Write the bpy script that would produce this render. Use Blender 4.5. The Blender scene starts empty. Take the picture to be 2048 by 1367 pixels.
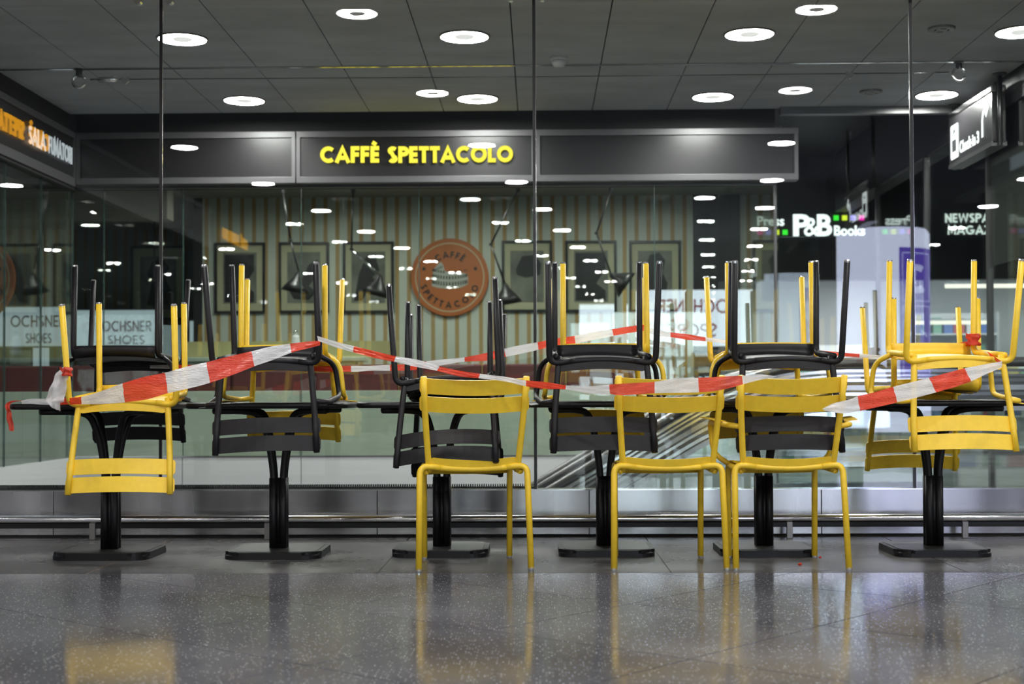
import bpy, bmesh, math, random
from mathutils import Vector, Matrix, Euler
R = math.radians
random.seed(7)
sc = bpy.context.scene
col = sc.collection

# ------------------------------------------------------------------ camera, world, exposure
F = 2844.0
cam_d = bpy.data.cameras.new('camera'); cam = bpy.data.objects.new('camera', cam_d); col.objects.link(cam)
cam_d.sensor_width = 36; cam_d.lens = 50.0; cam_d.shift_y = 44.9 / 2048
cam_d.clip_start = 0.05; cam_d.clip_end = 200
EYE = Vector((0, 0, 0.79))
CM = Matrix.Translation(EYE) @ Matrix.Rotation(R(1.09), 4, 'Z') @ Matrix.Rotation(R(91.2), 4, 'X') @ Matrix.Rotation(R(-0.22), 4, 'Z')
cam.matrix_world = CM
cam_d.dof.use_dof = True; cam_d.dof.focus_distance = 6.7; cam_d.dof.aperture_fstop = 2.8
sc.camera = cam
w = bpy.data.worlds.new('world'); sc.world = w; w.use_nodes = True
w.node_tree.nodes['Background'].inputs[0].default_value = (0.75, 0.85, 1.0, 1)
w.node_tree.nodes['Background'].inputs[1].default_value = 0.30
vs = sc.view_settings
vs.view_transform = 'Standard'; vs.look = 'None'; vs.gamma = 1.0; vs.use_curve_mapping = False
vs.exposure = 0.0
cy = sc.cycles
cy.use_denoising = True; cy.use_adaptive_sampling = False
cy.max_bounces = 8; cy.diffuse_bounces = 3; cy.glossy_bounces = 5; cy.transmission_bounces = 4; cy.transparent_max_bounces = 24
cy.sample_clamp_indirect = 6.0; cy.caustics_reflective = False; cy.caustics_refractive = False
RING_L = 290.0          # radiance of the ring downlights

YG = 7.97              # main glass screen
YC = 11.7              # cafe glazing
HC = 2.30              # low ceiling above eye
ZC = 0.79 + HC
HH = 2.92              # concourse ceiling above eye
ZH = 0.79 + HH

def P(px, py, Y):
    """world point at depth plane Y seen at photograph pixel px,py (used as a measuring aid)"""
    d = CM.to_3x3() @ Vector(((px - 1024) / F, -(py - 44.9 - 683.5) / F, -1))
    t = Y / d.y
    return EYE + d * t

# ------------------------------------------------------------------ materials
def mat(name, base=(0.5, 0.5, 0.5), rough=0.5, metal=0.0, emit=None, estr=0.0, coat=0.0, spec=None, noise=None, bump=None, sample=True):
    m = bpy.data.materials.new(name); m.use_nodes = True
    nt = m.node_tree; b = nt.nodes['Principled BSDF']
    b.inputs['Base Color'].default_value = (*base, 1); b.inputs['Roughness'].default_value = rough
    b.inputs['Metallic'].default_value = metal; b.inputs['Coat Weight'].default_value = coat
    if spec is not None: b.inputs['Specular IOR Level'].default_value = spec
    if emit: b.inputs['Emission Color'].default_value = (*emit, 1); b.inputs['Emission Strength'].default_value = estr
    if noise:   # (scale xyz, amount)
        tc = nt.nodes.new('ShaderNodeTexCoord'); mp = nt.nodes.new('ShaderNodeMapping'); n = nt.nodes.new('ShaderNodeTexNoise')
        mp.inputs['Scale'].default_value = noise[0]; n.inputs['Scale'].default_value = 1.0; n.inputs['Detail'].default_value = 4
        nt.links.new(tc.outputs['Object'], mp.inputs[0]); nt.links.new(mp.outputs[0], n.inputs['Vector'])
        rp = nt.nodes.new('ShaderNodeMapRange'); rp.inputs[1].default_value = 0.3; rp.inputs[2].default_value = 0.7
        rp.inputs[3].default_value = 1 - noise[1]; rp.inputs[4].default_value = 1 + noise[1]
        nt.links.new(n.outputs[0], rp.inputs[0])
        mx = nt.nodes.new('ShaderNodeVectorMath'); mx.operation = 'SCALE'
        mx.inputs[0].default_value = base; nt.links.new(rp.outputs[0], mx.inputs['Scale']); nt.links.new(mx.outputs[0], b.inputs['Base Color'])
        if len(noise) > 2:
            r2 = nt.nodes.new('ShaderNodeMapRange'); r2.inputs[1].default_value = 0.3; r2.inputs[2].default_value = 0.7
            r2.inputs[3].default_value = max(0.02, rough - noise[2]); r2.inputs[4].default_value = rough + noise[2]
            nt.links.new(n.outputs[0], r2.inputs[0]); nt.links.new(r2.outputs[0], b.inputs['Roughness'])
        if bump:
            bp = nt.nodes.new('ShaderNodeBump'); bp.inputs['Strength'].default_value = bump; bp.inputs['Distance'].default_value = 0.002
            nt.links.new(n.outputs[0], bp.inputs['Height']); nt.links.new(bp.outputs[0], b.inputs['Normal'])
    if not sample: m.cycles.emission_sampling = 'NONE'
    return m

def glow(name, c, s, sample=True):
    m = bpy.data.materials.new(name); m.use_nodes = True; nt = m.node_tree; nt.nodes.clear()
    e = nt.nodes.new('ShaderNodeEmission'); e.inputs[0].default_value = (*c, 1); e.inputs[1].default_value = s
    o = nt.nodes.new('ShaderNodeOutputMaterial'); nt.links.new(e.outputs[0], o.inputs[0])
    if not sample: m.cycles.emission_sampling = 'NONE'
    return m

def glass(name, tint, f0=0.045):
    m = bpy.data.materials.new(name); m.use_nodes = True; nt = m.node_tree; nt.nodes.clear()
    lw = nt.nodes.new('ShaderNodeLayerWeight'); lw.inputs[0].default_value = 0.5
    pw = nt.nodes.new('ShaderNodeMath'); pw.operation = 'POWER'; pw.inputs[1].default_value = 5
    nt.links.new(lw.outputs['Facing'], pw.inputs[0])
    ma = nt.nodes.new('ShaderNodeMath'); ma.operation = 'MULTIPLY_ADD'; ma.inputs[1].default_value = 1 - f0; ma.inputs[2].default_value = f0
    nt.links.new(pw.outputs[0], ma.inputs[0])
    t = nt.nodes.new('ShaderNodeBsdfTransparent'); t.inputs[0].default_value = (*tint, 1)
    g = nt.nodes.new('ShaderNodeBsdfGlossy'); g.inputs['Roughness'].default_value = 0.0; g.inputs[0].default_value = (1, 1, 1, 1)
    mx = nt.nodes.new('ShaderNodeMixShader'); nt.links.new(ma.outputs[0], mx.inputs[0]); nt.links.new(t.outputs[0], mx.inputs[1]); nt.links.new(g.outputs[0], mx.inputs[2])
    o = nt.nodes.new('ShaderNodeOutputMaterial'); nt.links.new(mx.outputs[0], o.inputs[0])
    return m

def film(name, c, transl=0.35, transp=0.25, gl=0.08):
    m = bpy.data.materials.new(name); m.use_nodes = True; nt = m.node_tree; nt.nodes.clear()
    d = nt.nodes.new('ShaderNodeBsdfDiffuse'); d.inputs[0].default_value = (*c, 1)
    tl = nt.nodes.new('ShaderNodeBsdfTranslucent'); tl.inputs[0].default_value = (*c, 1)
    tp = nt.nodes.new('ShaderNodeBsdfTransparent'); g = nt.nodes.new('ShaderNodeBsdfGlossy'); g.inputs['Roughness'].default_value = 0.25
    a = nt.nodes.new('ShaderNodeMixShader'); a.inputs[0].default_value = transl; nt.links.new(d.outputs[0], a.inputs[1]); nt.links.new(tl.outputs[0], a.inputs[2])
    b = nt.nodes.new('ShaderNodeMixShader'); b.inputs[0].default_value = transp; nt.links.new(a.outputs[0], b.inputs[1]); nt.links.new(tp.outputs[0], b.inputs[2])
    c2 = nt.nodes.new('ShaderNodeMixShader'); c2.inputs[0].default_value = gl; nt.links.new(b.outputs[0], c2.inputs[1]); nt.links.new(g.outputs[0], c2.inputs[2])
    n = nt.nodes.new('ShaderNodeTexNoise'); n.inputs['Scale'].default_value = 45; bp = nt.nodes.new('ShaderNodeBump'); bp.inputs['Strength'].default_value = 0.5; bp.inputs['Distance'].default_value = 0.01
    nt.links.new(n.outputs[0], bp.inputs['Height'])
    for x in (d, tl, g): nt.links.new(bp.outputs[0], x.inputs['Normal'])
    o = nt.nodes.new('ShaderNodeOutputMaterial'); nt.links.new(c2.outputs[0], o.inputs[0])
    return m

def terrazzo(name, base, rough, speck=0.5):
    m = mat(name, base, rough); nt = m.node_tree; b = nt.nodes['Principled BSDF']
    g = nt.nodes.new('ShaderNodeNewGeometry')
    v = nt.nodes.new('ShaderNodeTexVoronoi'); v.inputs['Scale'].default_value = 110
    nt.links.new(g.outputs['Position'], v.inputs['Vector'])
    sep = nt.nodes.new('ShaderNodeSeparateColor'); nt.links.new(v.outputs['Color'], sep.inputs[0])
    t1 = nt.nodes.new('ShaderNodeMapRange'); t1.inputs[1].default_value = 0.34; t1.inputs[2].default_value = 0.22; t1.inputs[3].default_value = 0; t1.inputs[4].default_value = 1
    nt.links.new(v.outputs['Distance'], t1.inputs[0])
    t2 = nt.nodes.new('ShaderNodeMath'); t2.operation = 'GREATER_THAN'; t2.inputs[1].default_value = 0.80; nt.links.new(sep.outputs[0], t2.inputs[0])
    mu = nt.nodes.new('ShaderNodeMath'); mu.operation = 'MULTIPLY'; nt.links.new(t1.outputs[0], mu.inputs[0]); nt.links.new(t2.outputs[0], mu.inputs[1])
    n2 = nt.nodes.new('ShaderNodeTexNoise'); n2.inputs['Scale'].default_value = 160; n2.inputs['Detail'].default_value = 3; nt.links.new(g.outputs['Position'], n2.inputs['Vector'])
    n3 = nt.nodes.new('ShaderNodeTexNoise'); n3.inputs['Scale'].default_value = 1.3; n3.inputs['Detail'].default_value = 5; nt.links.new(g.outputs['Position'], n3.inputs['Vector'])
    ad = nt.nodes.new('ShaderNodeMath'); ad.operation = 'ADD'; nt.links.new(n2.outputs[0], ad.inputs[0]); nt.links.new(n3.outputs[0], ad.inputs[1])
    rr = nt.nodes.new('ShaderNodeMapRange'); rr.inputs[1].default_value = 0.7; rr.inputs[2].default_value = 1.3; rr.inputs[3].default_value = 0.55; rr.inputs[4].default_value = 1.5
    nt.links.new(ad.outputs[0], rr.inputs[0])
    sc_ = nt.nodes.new('ShaderNodeVectorMath'); sc_.operation = 'SCALE'; sc_.inputs[0].default_value = base; nt.links.new(rr.outputs[0], sc_.inputs['Scale'])
    mx = nt.nodes.new('ShaderNodeMix'); mx.data_type = 'RGBA'; nt.links.new(mu.outputs[0], mx.inputs[0]); nt.links.new(sc_.outputs[0], mx.inputs[6]); mx.inputs[7].default_value = (speck, speck, speck * .97, 1)
    nt.links.new(mx.outputs[2], b.inputs['Base Color'])
    r3 = nt.nodes.new('ShaderNodeMapRange'); r3.inputs[1].default_value = 0.3; r3.inputs[2].default_value = 0.7; r3.inputs[3].default_value = rough * .75; r3.inputs[4].default_value = rough * 1.3
    nt.links.new(n3.outputs[0], r3.inputs[0]); nt.links.new(r3.outputs[0], b.inputs['Roughness'])
    return m

def stripes(name, ca, cb, period, duty):
    m = mat(name, ca, 0.6); nt = m.node_tree; b = nt.nodes['Principled BSDF']
    g = nt.nodes.new('ShaderNodeTexCoord'); s = nt.nodes.new('ShaderNodeSeparateXYZ'); nt.links.new(g.outputs['Object'], s.inputs[0])
    d = nt.nodes.new('ShaderNodeMath'); d.operation = 'DIVIDE'; d.inputs[1].default_value = period; nt.links.new(s.outputs[0], d.inputs[0])
    fr = nt.nodes.new('ShaderNodeMath'); fr.operation = 'FRACT'; nt.links.new(d.outputs[0], fr.inputs[0])
    lt = nt.nodes.new('ShaderNodeMath'); lt.operation = 'LESS_THAN'; lt.inputs[1].default_value = duty; nt.links.new(fr.outputs[0], lt.inputs[0])
    mx = nt.nodes.new('ShaderNodeMix'); mx.data_type = 'RGBA'; nt.links.new(lt.outputs[0], mx.inputs[0]); mx.inputs[6].default_value = (*ca, 1); mx.inputs[7].default_value = (*cb, 1)
    nt.links.new(mx.outputs[2], b.inputs['Base Color'])
    return m

M = {}
M['yellow'] = mat('yellow_powder_coat', (0.90, 0.60, 0.035), 0.42, noise=((30, 30, 30), 0.05))
M['black'] = mat('black_powder_coat', (0.0105, 0.010, 0.012), 0.46, spec=0.28, noise=((40, 40, 40), 0.12))
M['cap'] = mat('clear_plastic_cap', (0.55, 0.55, 0.55), 0.15, metal=0.7)
M['blackmetal'] = mat('black_table_metal', (0.005, 0.005, 0.006), 0.42, spec=0.3, noise=((20, 20, 20), 0.2))
M['tabletop'] = mat('dark_table_top', (0.02, 0.019, 0.018), 0.35)
M['floor'] = terrazzo('polished_terrazzo', (0.115, 0.115, 0.130), 0.125, 0.75)
M['floor2'] = terrazzo('dull_floor_slab', (0.085, 0.082, 0.083), 0.28, 0.2)
M['joint'] = mat('floor_joint', (0.05, 0.047, 0.045), 0.6)
M['joint_o'] = mat('rusty_floor_joint', (0.22, 0.12, 0.07), 0.6)
M['concourse'] = terrazzo('concourse_floor', (0.12, 0.118, 0.12), 0.3, 0.3)
M['ceil'] = mat('grey_ceiling_panel', (0.56, 0.58, 0.62), 0.75, noise=((1.5, 4, 1), 0.12))
M['gap'] = mat('dark_gap', (0.006, 0.006, 0.006), 0.8)
M['ceilb'] = mat('dark_concourse_ceiling', (0.05, 0.05, 0.052), 0.8)
M['darkwall'] = mat('dark_wall', (0.018, 0.018, 0.02), 0.5)
M['steel'] = mat('brushed_steel', (0.42, 0.42, 0.43), 0.22, 1.0, noise=((2.2, 1, 0.2), 0.45, 0.10))
M['steel2'] = mat('polished_steel', (0.72, 0.72, 0.73), 0.16, 1.0)
M['steeldark'] = mat('dark_steel', (0.12, 0.12, 0.12), 0.35, 0.9)
M['glass'] = glass('screen_glass', (0.95, 0.972, 0.96), 0.045)
M['glass2'] = glass('cafe_glass', (0.90, 0.93, 0.90), 0.036)
M['balglass'] = glass('balustrade_glass', (0.92, 0.95, 0.94), 0.10)
M['edge'] = mat('green_glass_edge', (0.02, 0.05, 0.045), 0.2)
M['gasket'] = mat('black_gasket', (0.006, 0.006, 0.006), 0.3)
M['chrome'] = mat('chrome_clip', (0.75, 0.75, 0.74), 0.12, 1.0)
M['fascia'] = mat('charcoal_fascia_face', (0.010, 0.0095, 0.0105), 0.32, spec=0.35)
M['fframe'] = mat('grey_fascia_frame', (0.055, 0.053, 0.057), 0.42)
M['ring'] = glow('ring_lamp', (1, 0.985, 0.96), RING_L)
M['ringhub'] = glow('ring_lamp_hub', (1, 0.98, 0.95), 0.9, False)
M['rimmetal'] = mat('lamp_rim', (0.25, 0.24, 0.23), 0.35, 0.6)
M['letter_y'] = glow('yellow_sign_light', (1.0, 0.83, 0.07), 1.4, False)
M['letter_o'] = glow('amber_sign_light', (1.0, 0.42, 0.01), 7.0, False)
M['letter_w'] = glow('white_sign_light', (0.88, 1.0, 0.98), 1.5, False)
M['letter_w2'] = glow('white_sign_light_dim', (0.85, 0.93, 1.0), 0.55, False)
M['letter_c'] = glow('white_wayfinding_light', (0.95, 1.0, 0.98), 1.8, False)
M['letter_c2'] = glow('bright_wayfinding_light', (0.9, 1.0, 1.0), 5.0, False)
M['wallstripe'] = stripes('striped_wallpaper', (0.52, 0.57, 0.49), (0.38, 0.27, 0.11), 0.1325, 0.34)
M['wallstripe2'] = stripes('shade_toned_stripes', (0.12, 0.14, 0.12), (0.15, 0.10, 0.04), 0.1325, 0.34)  # darker copy of the wallpaper, room's dimness put into the colours
M['cream'] = mat('cream_paint', (0.40, 0.42, 0.36), 0.6)
M['cafeceil'] = mat('cafe_ceiling_paint', (0.24, 0.24, 0.20), 0.7)
M['olive'] = mat('olive_panel', (0.46, 0.42, 0.20), 0.5)
M['mint'] = mat('mint_counter', (0.48, 0.58, 0.50), 0.5)
M['greenwhite'] = mat('green_grey_panel', (0.36, 0.40, 0.35), 0.5, noise=((0.8, 1, 0.6), 0.25))
M['plinth'] = mat('light_grey_plinth', (0.42, 0.43, 0.44), 0.5)
M['red'] = mat('dark_red_upholstery', (0.10, 0.016, 0.018), 0.6)
M['pframe'] = mat('black_picture_frame', (0.012, 0.014, 0.014), 0.35)
M['mount'] = mat('cream_picture_mount', (0.42, 0.42, 0.27), 0.6)
M['photo'] = mat('grey_photo_paper', (0.14, 0.15, 0.12), 0.5, noise=((3, 3, 3), 0.5))
M['photodark'] = mat('dark_photo_shape', (0.012, 0.013, 0.013), 0.5)
M['orange'] = mat('orange_logo_board', (0.42, 0.125, 0.028), 0.5)
M['logoring'] = mat('pale_logo_ring', (0.50, 0.42, 0.26), 0.5)
M['logodark'] = mat('dark_logo_ink', (0.02, 0.018, 0.015), 0.5)
M['lampblack'] = mat('black_lamp_metal', (0.010, 0.010, 0.010), 0.4)
M['white'] = mat('white_lacquer', (0.75, 0.77, 0.78), 0.35)
M['lightgrey'] = mat('light_grey_lacquer', (0.45, 0.47, 0.49), 0.4)
M['shopglow'] = glow('added_shop_light', (0.93, 0.98, 1.0), 13.0)
M['tubeglow'] = glow('shop_tube_light', (1.0, 0.97, 0.85), 2.2)
M['pillar'] = glow('backlit_pillar', (0.70, 0.76, 1.0), 6.6)
M['purple'] = glow('backlit_purple_panel', (0.115, 0.075, 0.50), 5.5, False)
M['palepurple'] = glow('backlit_pale_line', (0.55, 0.58, 1.0), 5.5, False)
M['ochs'] = glow('white_lightbox', (0.76, 0.91, 1.0), 9.5)
M['ochs_red'] = glow('red_lightbox_letter', (0.38, 0.02, 0.02), 3.5, False)
M['ochs_d'] = glow('dim_white_glow', (0.55, 0.68, 0.75), 0.62, False)  # dim glow that imitates mirrored shop lightboxes
M['ochs_dr'] = mat('brown_letter', (0.12, 0.05, 0.05), 0.5)
M['shopwin'] = glow('lit_shop_window', (0.75, 0.9, 0.95), 5.0)
M['tape_r'] = film('red_barrier_film', (0.88, 0.06, 0.016), 0.35, 0.04, 0.07)
M['tape_w'] = film('white_barrier_film', (0.93, 0.92, 0.94), 0.40, 0.16, 0.08)
for k, c in dict(green=(0.05, 0.9, 0.05), lime=(0.75, 0.95, 0.05), violet=(0.30, 0.25, 0.95), magenta=(0.9, 0.02, 0.45)).items():
    M['sq_' + k] = glow(k + '_sign_light', c, 1.1, False)
for k, c in dict(a=(0.5, 0.1, 0.1), b=(0.1, 0.18, 0.45), c=(0.6, 0.5, 0.2), d=(0.2, 0.4, 0.3), e=(0.6, 0.6, 0.62)).items():
    M['print_' + k] = mat('magazine_cover_' + k, c, 0.4)

# ------------------------------------------------------------------ mesh helpers
def mesh_obj(name, bm, m, parent=None, smooth=False):
    me = bpy.data.meshes.new(name); bm.to_mesh(me); bm.free()
    for x in (m if isinstance(m, (list, tuple)) else [m]): me.materials.append(x)
    if smooth: me.polygons.foreach_set('use_smooth', [True] * len(me.polygons))
    o = bpy.data.objects.new(name, me); col.objects.link(o)
    if parent: o.parent = parent
    return o
def link(name, me, parent=None, loc=(0, 0, 0), rot=(0, 0, 0)):
    o = bpy.data.objects.new(name, me); col.objects.link(o); o.location = loc; o.rotation_euler = rot
    if parent: o.parent = parent
    return o
def add_box(bm, a, b, bev=0.0, mi=0):
    vs_ = [bm.verts.new((x, y, z)) for z in (a[2], b[2]) for y in (a[1], b[1]) for x in (a[0], b[0])]
    fs = [bm.faces.new([vs_[i] for i in q]) for q in ((0, 2, 3, 1), (4, 5, 7, 6), (0, 1, 5, 4), (2, 6, 7, 3), (0, 4, 6, 2), (1, 3, 7, 5))]
    for f in fs: f.material_index = mi
    if bev > 0:
        es = list({e for f in fs for e in f.edges})
        bmesh.ops.bevel(bm, geom=es, offset=bev, segments=2, affect='EDGES', profile=0.5)
def box(name, a, b, m, parent=None, bev=0.0):
    a2 = [min(p, q) for p, q in zip(a, b)]; b2 = [max(p, q) for p, q in zip(a, b)]
    bm = bmesh.new(); add_box(bm, a2, b2, bev); return mesh_obj(name, bm, m, parent)
def fillet(pts, r, n=5):
    pts = [Vector(p) for p in pts]; out = [pts[0]]
    for i in range(1, len(pts) - 1):
        a, b, c = pts[i - 1], pts[i], pts[i + 1]
        rr = r[i] if isinstance(r, (list, tuple)) else r
        d1 = (a - b); d2 = (c - b); k = min(rr, d1.length * .48, d2.length * .48)
        p, q = b + d1.normalized() * k, b + d2.normalized() * k
        for j in range(n + 1):
            t = j / n; out.append(p * (1 - t) ** 2 + b * 2 * t * (1 - t) + q * t * t)
    out.append(pts[-1]); return out
def add_tube(bm, pts, r, seg=10, cap=True, sx=1.0):
    pts = [Vector(p) for p in pts]; n = len(pts)
    rs = r if isinstance(r, (list, tuple)) else [r] * n
    up = None; rings = []
    for i in range(n):
        t = (pts[min(i + 1, n - 1)] - pts[max(i - 1, 0)]).normalized()
        if up is None:
            up = Vector((0, 1, 0)) if abs(t.y) < .9 else Vector((1, 0, 0))
        side = t.cross(up).normalized(); up = side.cross(t).normalized()
        rings.append([bm.verts.new(pts[i] + side * math.cos(2 * math.pi * k / seg) * rs[i] * sx + up * math.sin(2 * math.pi * k / seg) * rs[i]) for k in range(seg)])
    for i in range(n - 1):
        for k in range(seg):
            bm.faces.new((rings[i][k], rings[i][(k + 1) % seg], rings[i + 1][(k + 1) % seg], rings[i + 1][k]))
    if cap:
        bm.faces.new(rings[0][::-1]); bm.faces.new(rings[-1])
def tube(name, pts, r, m, parent=None, seg=10, sx=1.0):
    bm = bmesh.new(); add_tube(bm, pts, r, seg, True, sx); bmesh.ops.recalc_face_normals(bm, faces=bm.faces)
    return mesh_obj(name, bm, m, parent, True)
def lathe(bm, prof, c=(0, 0, 0), seg=32, mi=0, cap=True):
    c = Vector(c); rings = []
    for r_, z in prof:
        rings.append([bm.verts.new(c + Vector((r_ * math.cos(2 * math.pi * k / seg), r_ * math.sin(2 * math.pi * k / seg), z))) for k in range(seg)])
    for i in range(len(rings) - 1):
        for k in range(seg):
            f = bm.faces.new((rings[i][k], rings[i][(k + 1) % seg], rings[i + 1][(k + 1) % seg], rings[i + 1][k])); f.material_index = mi
    if cap and prof[0][0] > 0: bm.faces.new(rings[0][::-1]).material_index = mi
    if cap and prof[-1][0] > 0: bm.faces.new(rings[-1]).material_index = mi
def prism(name, poly, depth, m, parent=None):
    """poly in local XY, extruded along +Z by depth"""
    bm = bmesh.new(); add_prism(bm, poly, 0, depth); bmesh.ops.recalc_face_normals(bm, faces=bm.faces); return mesh_obj(name, bm, m, parent)
def add_prism(bm, poly, z0, z1):
    a = [bm.verts.new((p[0], p[1], z0)) for p in poly]; b = [bm.verts.new((p[0], p[1], z1)) for p in poly]; n = len(poly)
    bm.faces.new(a[::-1]); bm.faces.new(b)
    for i in range(n): bm.faces.new((a[i], a[(i + 1) % n], b[(i + 1) % n], b[i]))
def rrect(wd, ht, r, n=4):
    pts = []
    for cx_, cy_, a0 in ((wd / 2 - r, ht / 2 - r, 0), (-wd / 2 + r, ht / 2 - r, 90), (-wd / 2 + r, -ht / 2 + r, 180), (wd / 2 - r, -ht / 2 + r, 270)):
        for k in range(n + 1):
            a = R(a0 + 90 * k / n); pts.append((cx_ + r * math.cos(a), cy_ + r * math.sin(a)))
    return pts
def thing(name, label, cat, loc=(0, 0, 0), rot=(0, 0, 0), group=None):
    o = bpy.data.objects.new(name, None); col.objects.link(o); o.empty_display_size = 0.1
    o.location = loc; o.rotation_euler = rot; o['label'] = label; o['category'] = cat
    if group: o['group'] = group
    return o
def tag(o, label, cat, group=None, kind=None):
    o['label'] = label; o['category'] = cat
    if group: o['group'] = group
    if kind: o['kind'] = kind
    return o
def struct(o, label=None):
    o['kind'] = 'structure'
    if label: o['label'] = label
    return o
def sgroup(name, label=None):
    o = bpy.data.objects.new(name, None); col.objects.link(o); o['kind'] = 'structure'
    if label: o['label'] = label
    return o
def copy_tree(o, parent=None):
    c = o.copy(); col.objects.link(c); c.parent = parent
    for ch in o.children: copy_tree(ch, c)
    return c

# ------------------------------------------------------------------ stroke capitals (geometric sans)
def arc(cx_, cy_, rx, ry, a0, a1, n=14):
    return [(cx_ + rx * math.cos(R(a0 + (a1 - a0) * i / n)), cy_ + ry * math.sin(R(a0 + (a1 - a0) * i / n))) for i in range(n + 1)]
def glyph(ch, t):
    h = t / 2; T = 1 - h; Bm = h
    S = []
    if ch == 'C': S = [arc(.5, .5, .5 - h, .5 - h, 48, 312, 18)]; wd = .86
    elif ch == 'O': S = [arc(.5, .5, .5 - h, .5 - h, 0, 360, 28)]; wd = 1.0
    elif ch == 'G': S = [arc(.5, .5, .5 - h, .5 - h, 48, 340, 18), [(.52, .45), (.97, .45)]]; wd = .98
    elif ch == 'A': S = [[(h * .6, 0), (.44, 1 - t * .42), (.88 - h * .6, 0)], [(.2, .3), (.68, .3)]]; wd = .88
    elif ch in 'EFÈ':
        S = [[(h, 0), (h, 1)], [(h, T), (.52, T)], [(h, .5), (.50, .5)]]; wd = .54
        if ch != 'F': S.append([(h, Bm), (.52, Bm)])
        if ch == 'È': S.append([(.12, 1.24), (.34, 1.10)])
    elif ch == 'P': S = [[(h, 0), (h, 1)], [(h, T), (.32, T)] + arc(.32, .70, .24, .30 - h, 90, -90, 10)[1:] + [(h, .40 + h)]]; wd = .62
    elif ch == 'R': S = [[(h, 0), (h, 1)], [(h, T), (.32, T)] + arc(.32, .72, .22, .28 - h, 90, -90, 10)[1:] + [(h, .44 + h)], [(.3, .48), (.56, 0)]]; wd = .62
    elif ch == 'T': S = [[(0, T), (.62, T)], [(.31, 0), (.31, T)]]; wd = .62
    elif ch == 'L': S = [[(h, 0), (h, 1)], [(h, Bm), (.50, Bm)]]; wd = .50
    elif ch == 'I': S = [[(h, 0), (h, 1)]]; wd = t
    elif ch == 'H': S = [[(h, 0), (h, 1)], [(.68 - h, 0), (.68 - h, 1)], [(h, .5), (.68 - h, .5)]]; wd = .68
    elif ch == 'N': S = [[(h, 0), (h, 1)], [(.74 - h, 0), (.74 - h, 1)], [(h, 1 - h), (.74 - h, h)]]; wd = .74
    elif ch == 'M': S = [[(h, 0), (h * 1.3, 1), (.46, .25), (.92 - h * 1.3, 1), (.92 - h, 0)]]; wd = .92
    elif ch == 'W': S = [[(h, 1), (.30, h), (.58, .9), (.86, h), (1.16 - h, 1)]]; wd = 1.16
    elif ch == 'Z': S = [[(0.02, T), (.58, T), (.06, Bm), (.62, Bm)]]; wd = .64
    elif ch == 'U': S = [[(h, 1), (h, .33)] + arc(.34, .33, .34 - h, .33 - h, 180, 360, 12)[1:] + [(.68 - h, 1)]]; wd = .68
    elif ch == 'S':
        S = [arc(.29, .74, .24 - h * .3, .26 - h, 40, 250, 12) + arc(.27, .255, .27 - h * .7, .255 - h, 75, -150, 12)]; wd = .56
    elif ch == '3': S = [arc(.30, .74, .24, .26 - h, 150, -80, 12), arc(.28, .27, .28, .27 - h, 80, -150, 12)]; wd = .6
    elif ch == '4': S = [[(.45, 0), (.45, 1), (.03, .3), (.66, .3)]]; wd = .68
    else: wd = .32
    return S, wd
def add_stroke(bm, pts, t, z0, z1):
    pts = [Vector((p[0], p[1])) for p in pts]; n = len(pts); L = []; Rr = []
    closed = (pts[0] - pts[-1]).length < 1e-5
    for i in range(n):
        a = pts[i - 1] if i > 0 else (pts[-2] if closed else None)
        c = pts[i + 1] if i < n - 1 else (pts[1] if closed else None)
        d1 = (pts[i] - a).normalized() if a is not None else None
        d2 = (c - pts[i]).normalized() if c is not None else None
        if d1 is None: d1 = d2
        if d2 is None: d2 = d1
        n1 = Vector((-d1.y, d1.x)); n2 = Vector((-d2.y, d2.x)); mt = (n1 + n2)
        mt = mt.normalized() if mt.length > 1e-4 else n1
        k = min(1 / max(.25, mt.dot(n1)), 1.75)
        L.append(pts[i] + mt * t / 2 * k); Rr.append(pts[i] - mt * t / 2 * k)
    v = [[bm.verts.new((q.x, q.y, z)) for q in (L[i], Rr[i])] for z in (z0, z1) for i in range(n)]
    A, Bq = v[:n], v[n:]
    for i in range(n - 1):
        bm.faces.new((A[i][0], A[i + 1][0], A[i + 1][1], A[i][1])); bm.faces.new((Bq[i][1], Bq[i + 1][1], Bq[i + 1][0], Bq[i][0]))
        bm.faces.new((A[i][0], Bq[i][0], Bq[i + 1][0], A[i + 1][0])); bm.faces.new((A[i][1], A[i + 1][1], Bq[i + 1][1], Bq[i][1]))
    if not closed:
        bm.faces.new((A[0][0], A[0][1], Bq[0][1], Bq[0][0])); bm.faces.new((A[-1][0], Bq[-1][0], Bq[-1][1], A[-1][1]))
def caps_width(txt, t, gap):
    return sum(glyph(c, t)[1] + gap for c in txt) - gap
def caps(txt, size, t, gap, depth, m, parent, loc, rot, width=None, name='letter', per_letter=True):
    """row of stroke capitals, lower left corner at loc, in the plane given by rot"""
    W = caps_width(txt, t, gap); sx = size if width is None else width / W
    x = 0; bmj = None if per_letter else bmesh.new(); rm = Euler(rot).to_matrix(); out = []
    for ch in txt:
        S, wd = glyph(ch, t)
        if S:
            bm = bmesh.new() if per_letter else bmj; start = len(bm.verts)
            for s in S: add_stroke(bm, s, t, 0, depth)
            bm.verts.ensure_lookup_table()
            for vtx in bm.verts[start:]:
                vtx.co.x = (vtx.co.x + (0 if per_letter else x)) * sx; vtx.co.y *= size
            if per_letter:
                o = mesh_obj(name, bm, m, parent); o.rotation_euler = rot; o.location = Vector(loc) + rm @ Vector((x * sx, 0, 0)); out.append(o)
        x += wd + gap
    if not per_letter:
        o = mesh_obj(name, bmj, m, parent); o.rotation_euler = rot; o.location = loc; out.append(o)
    return out
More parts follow.
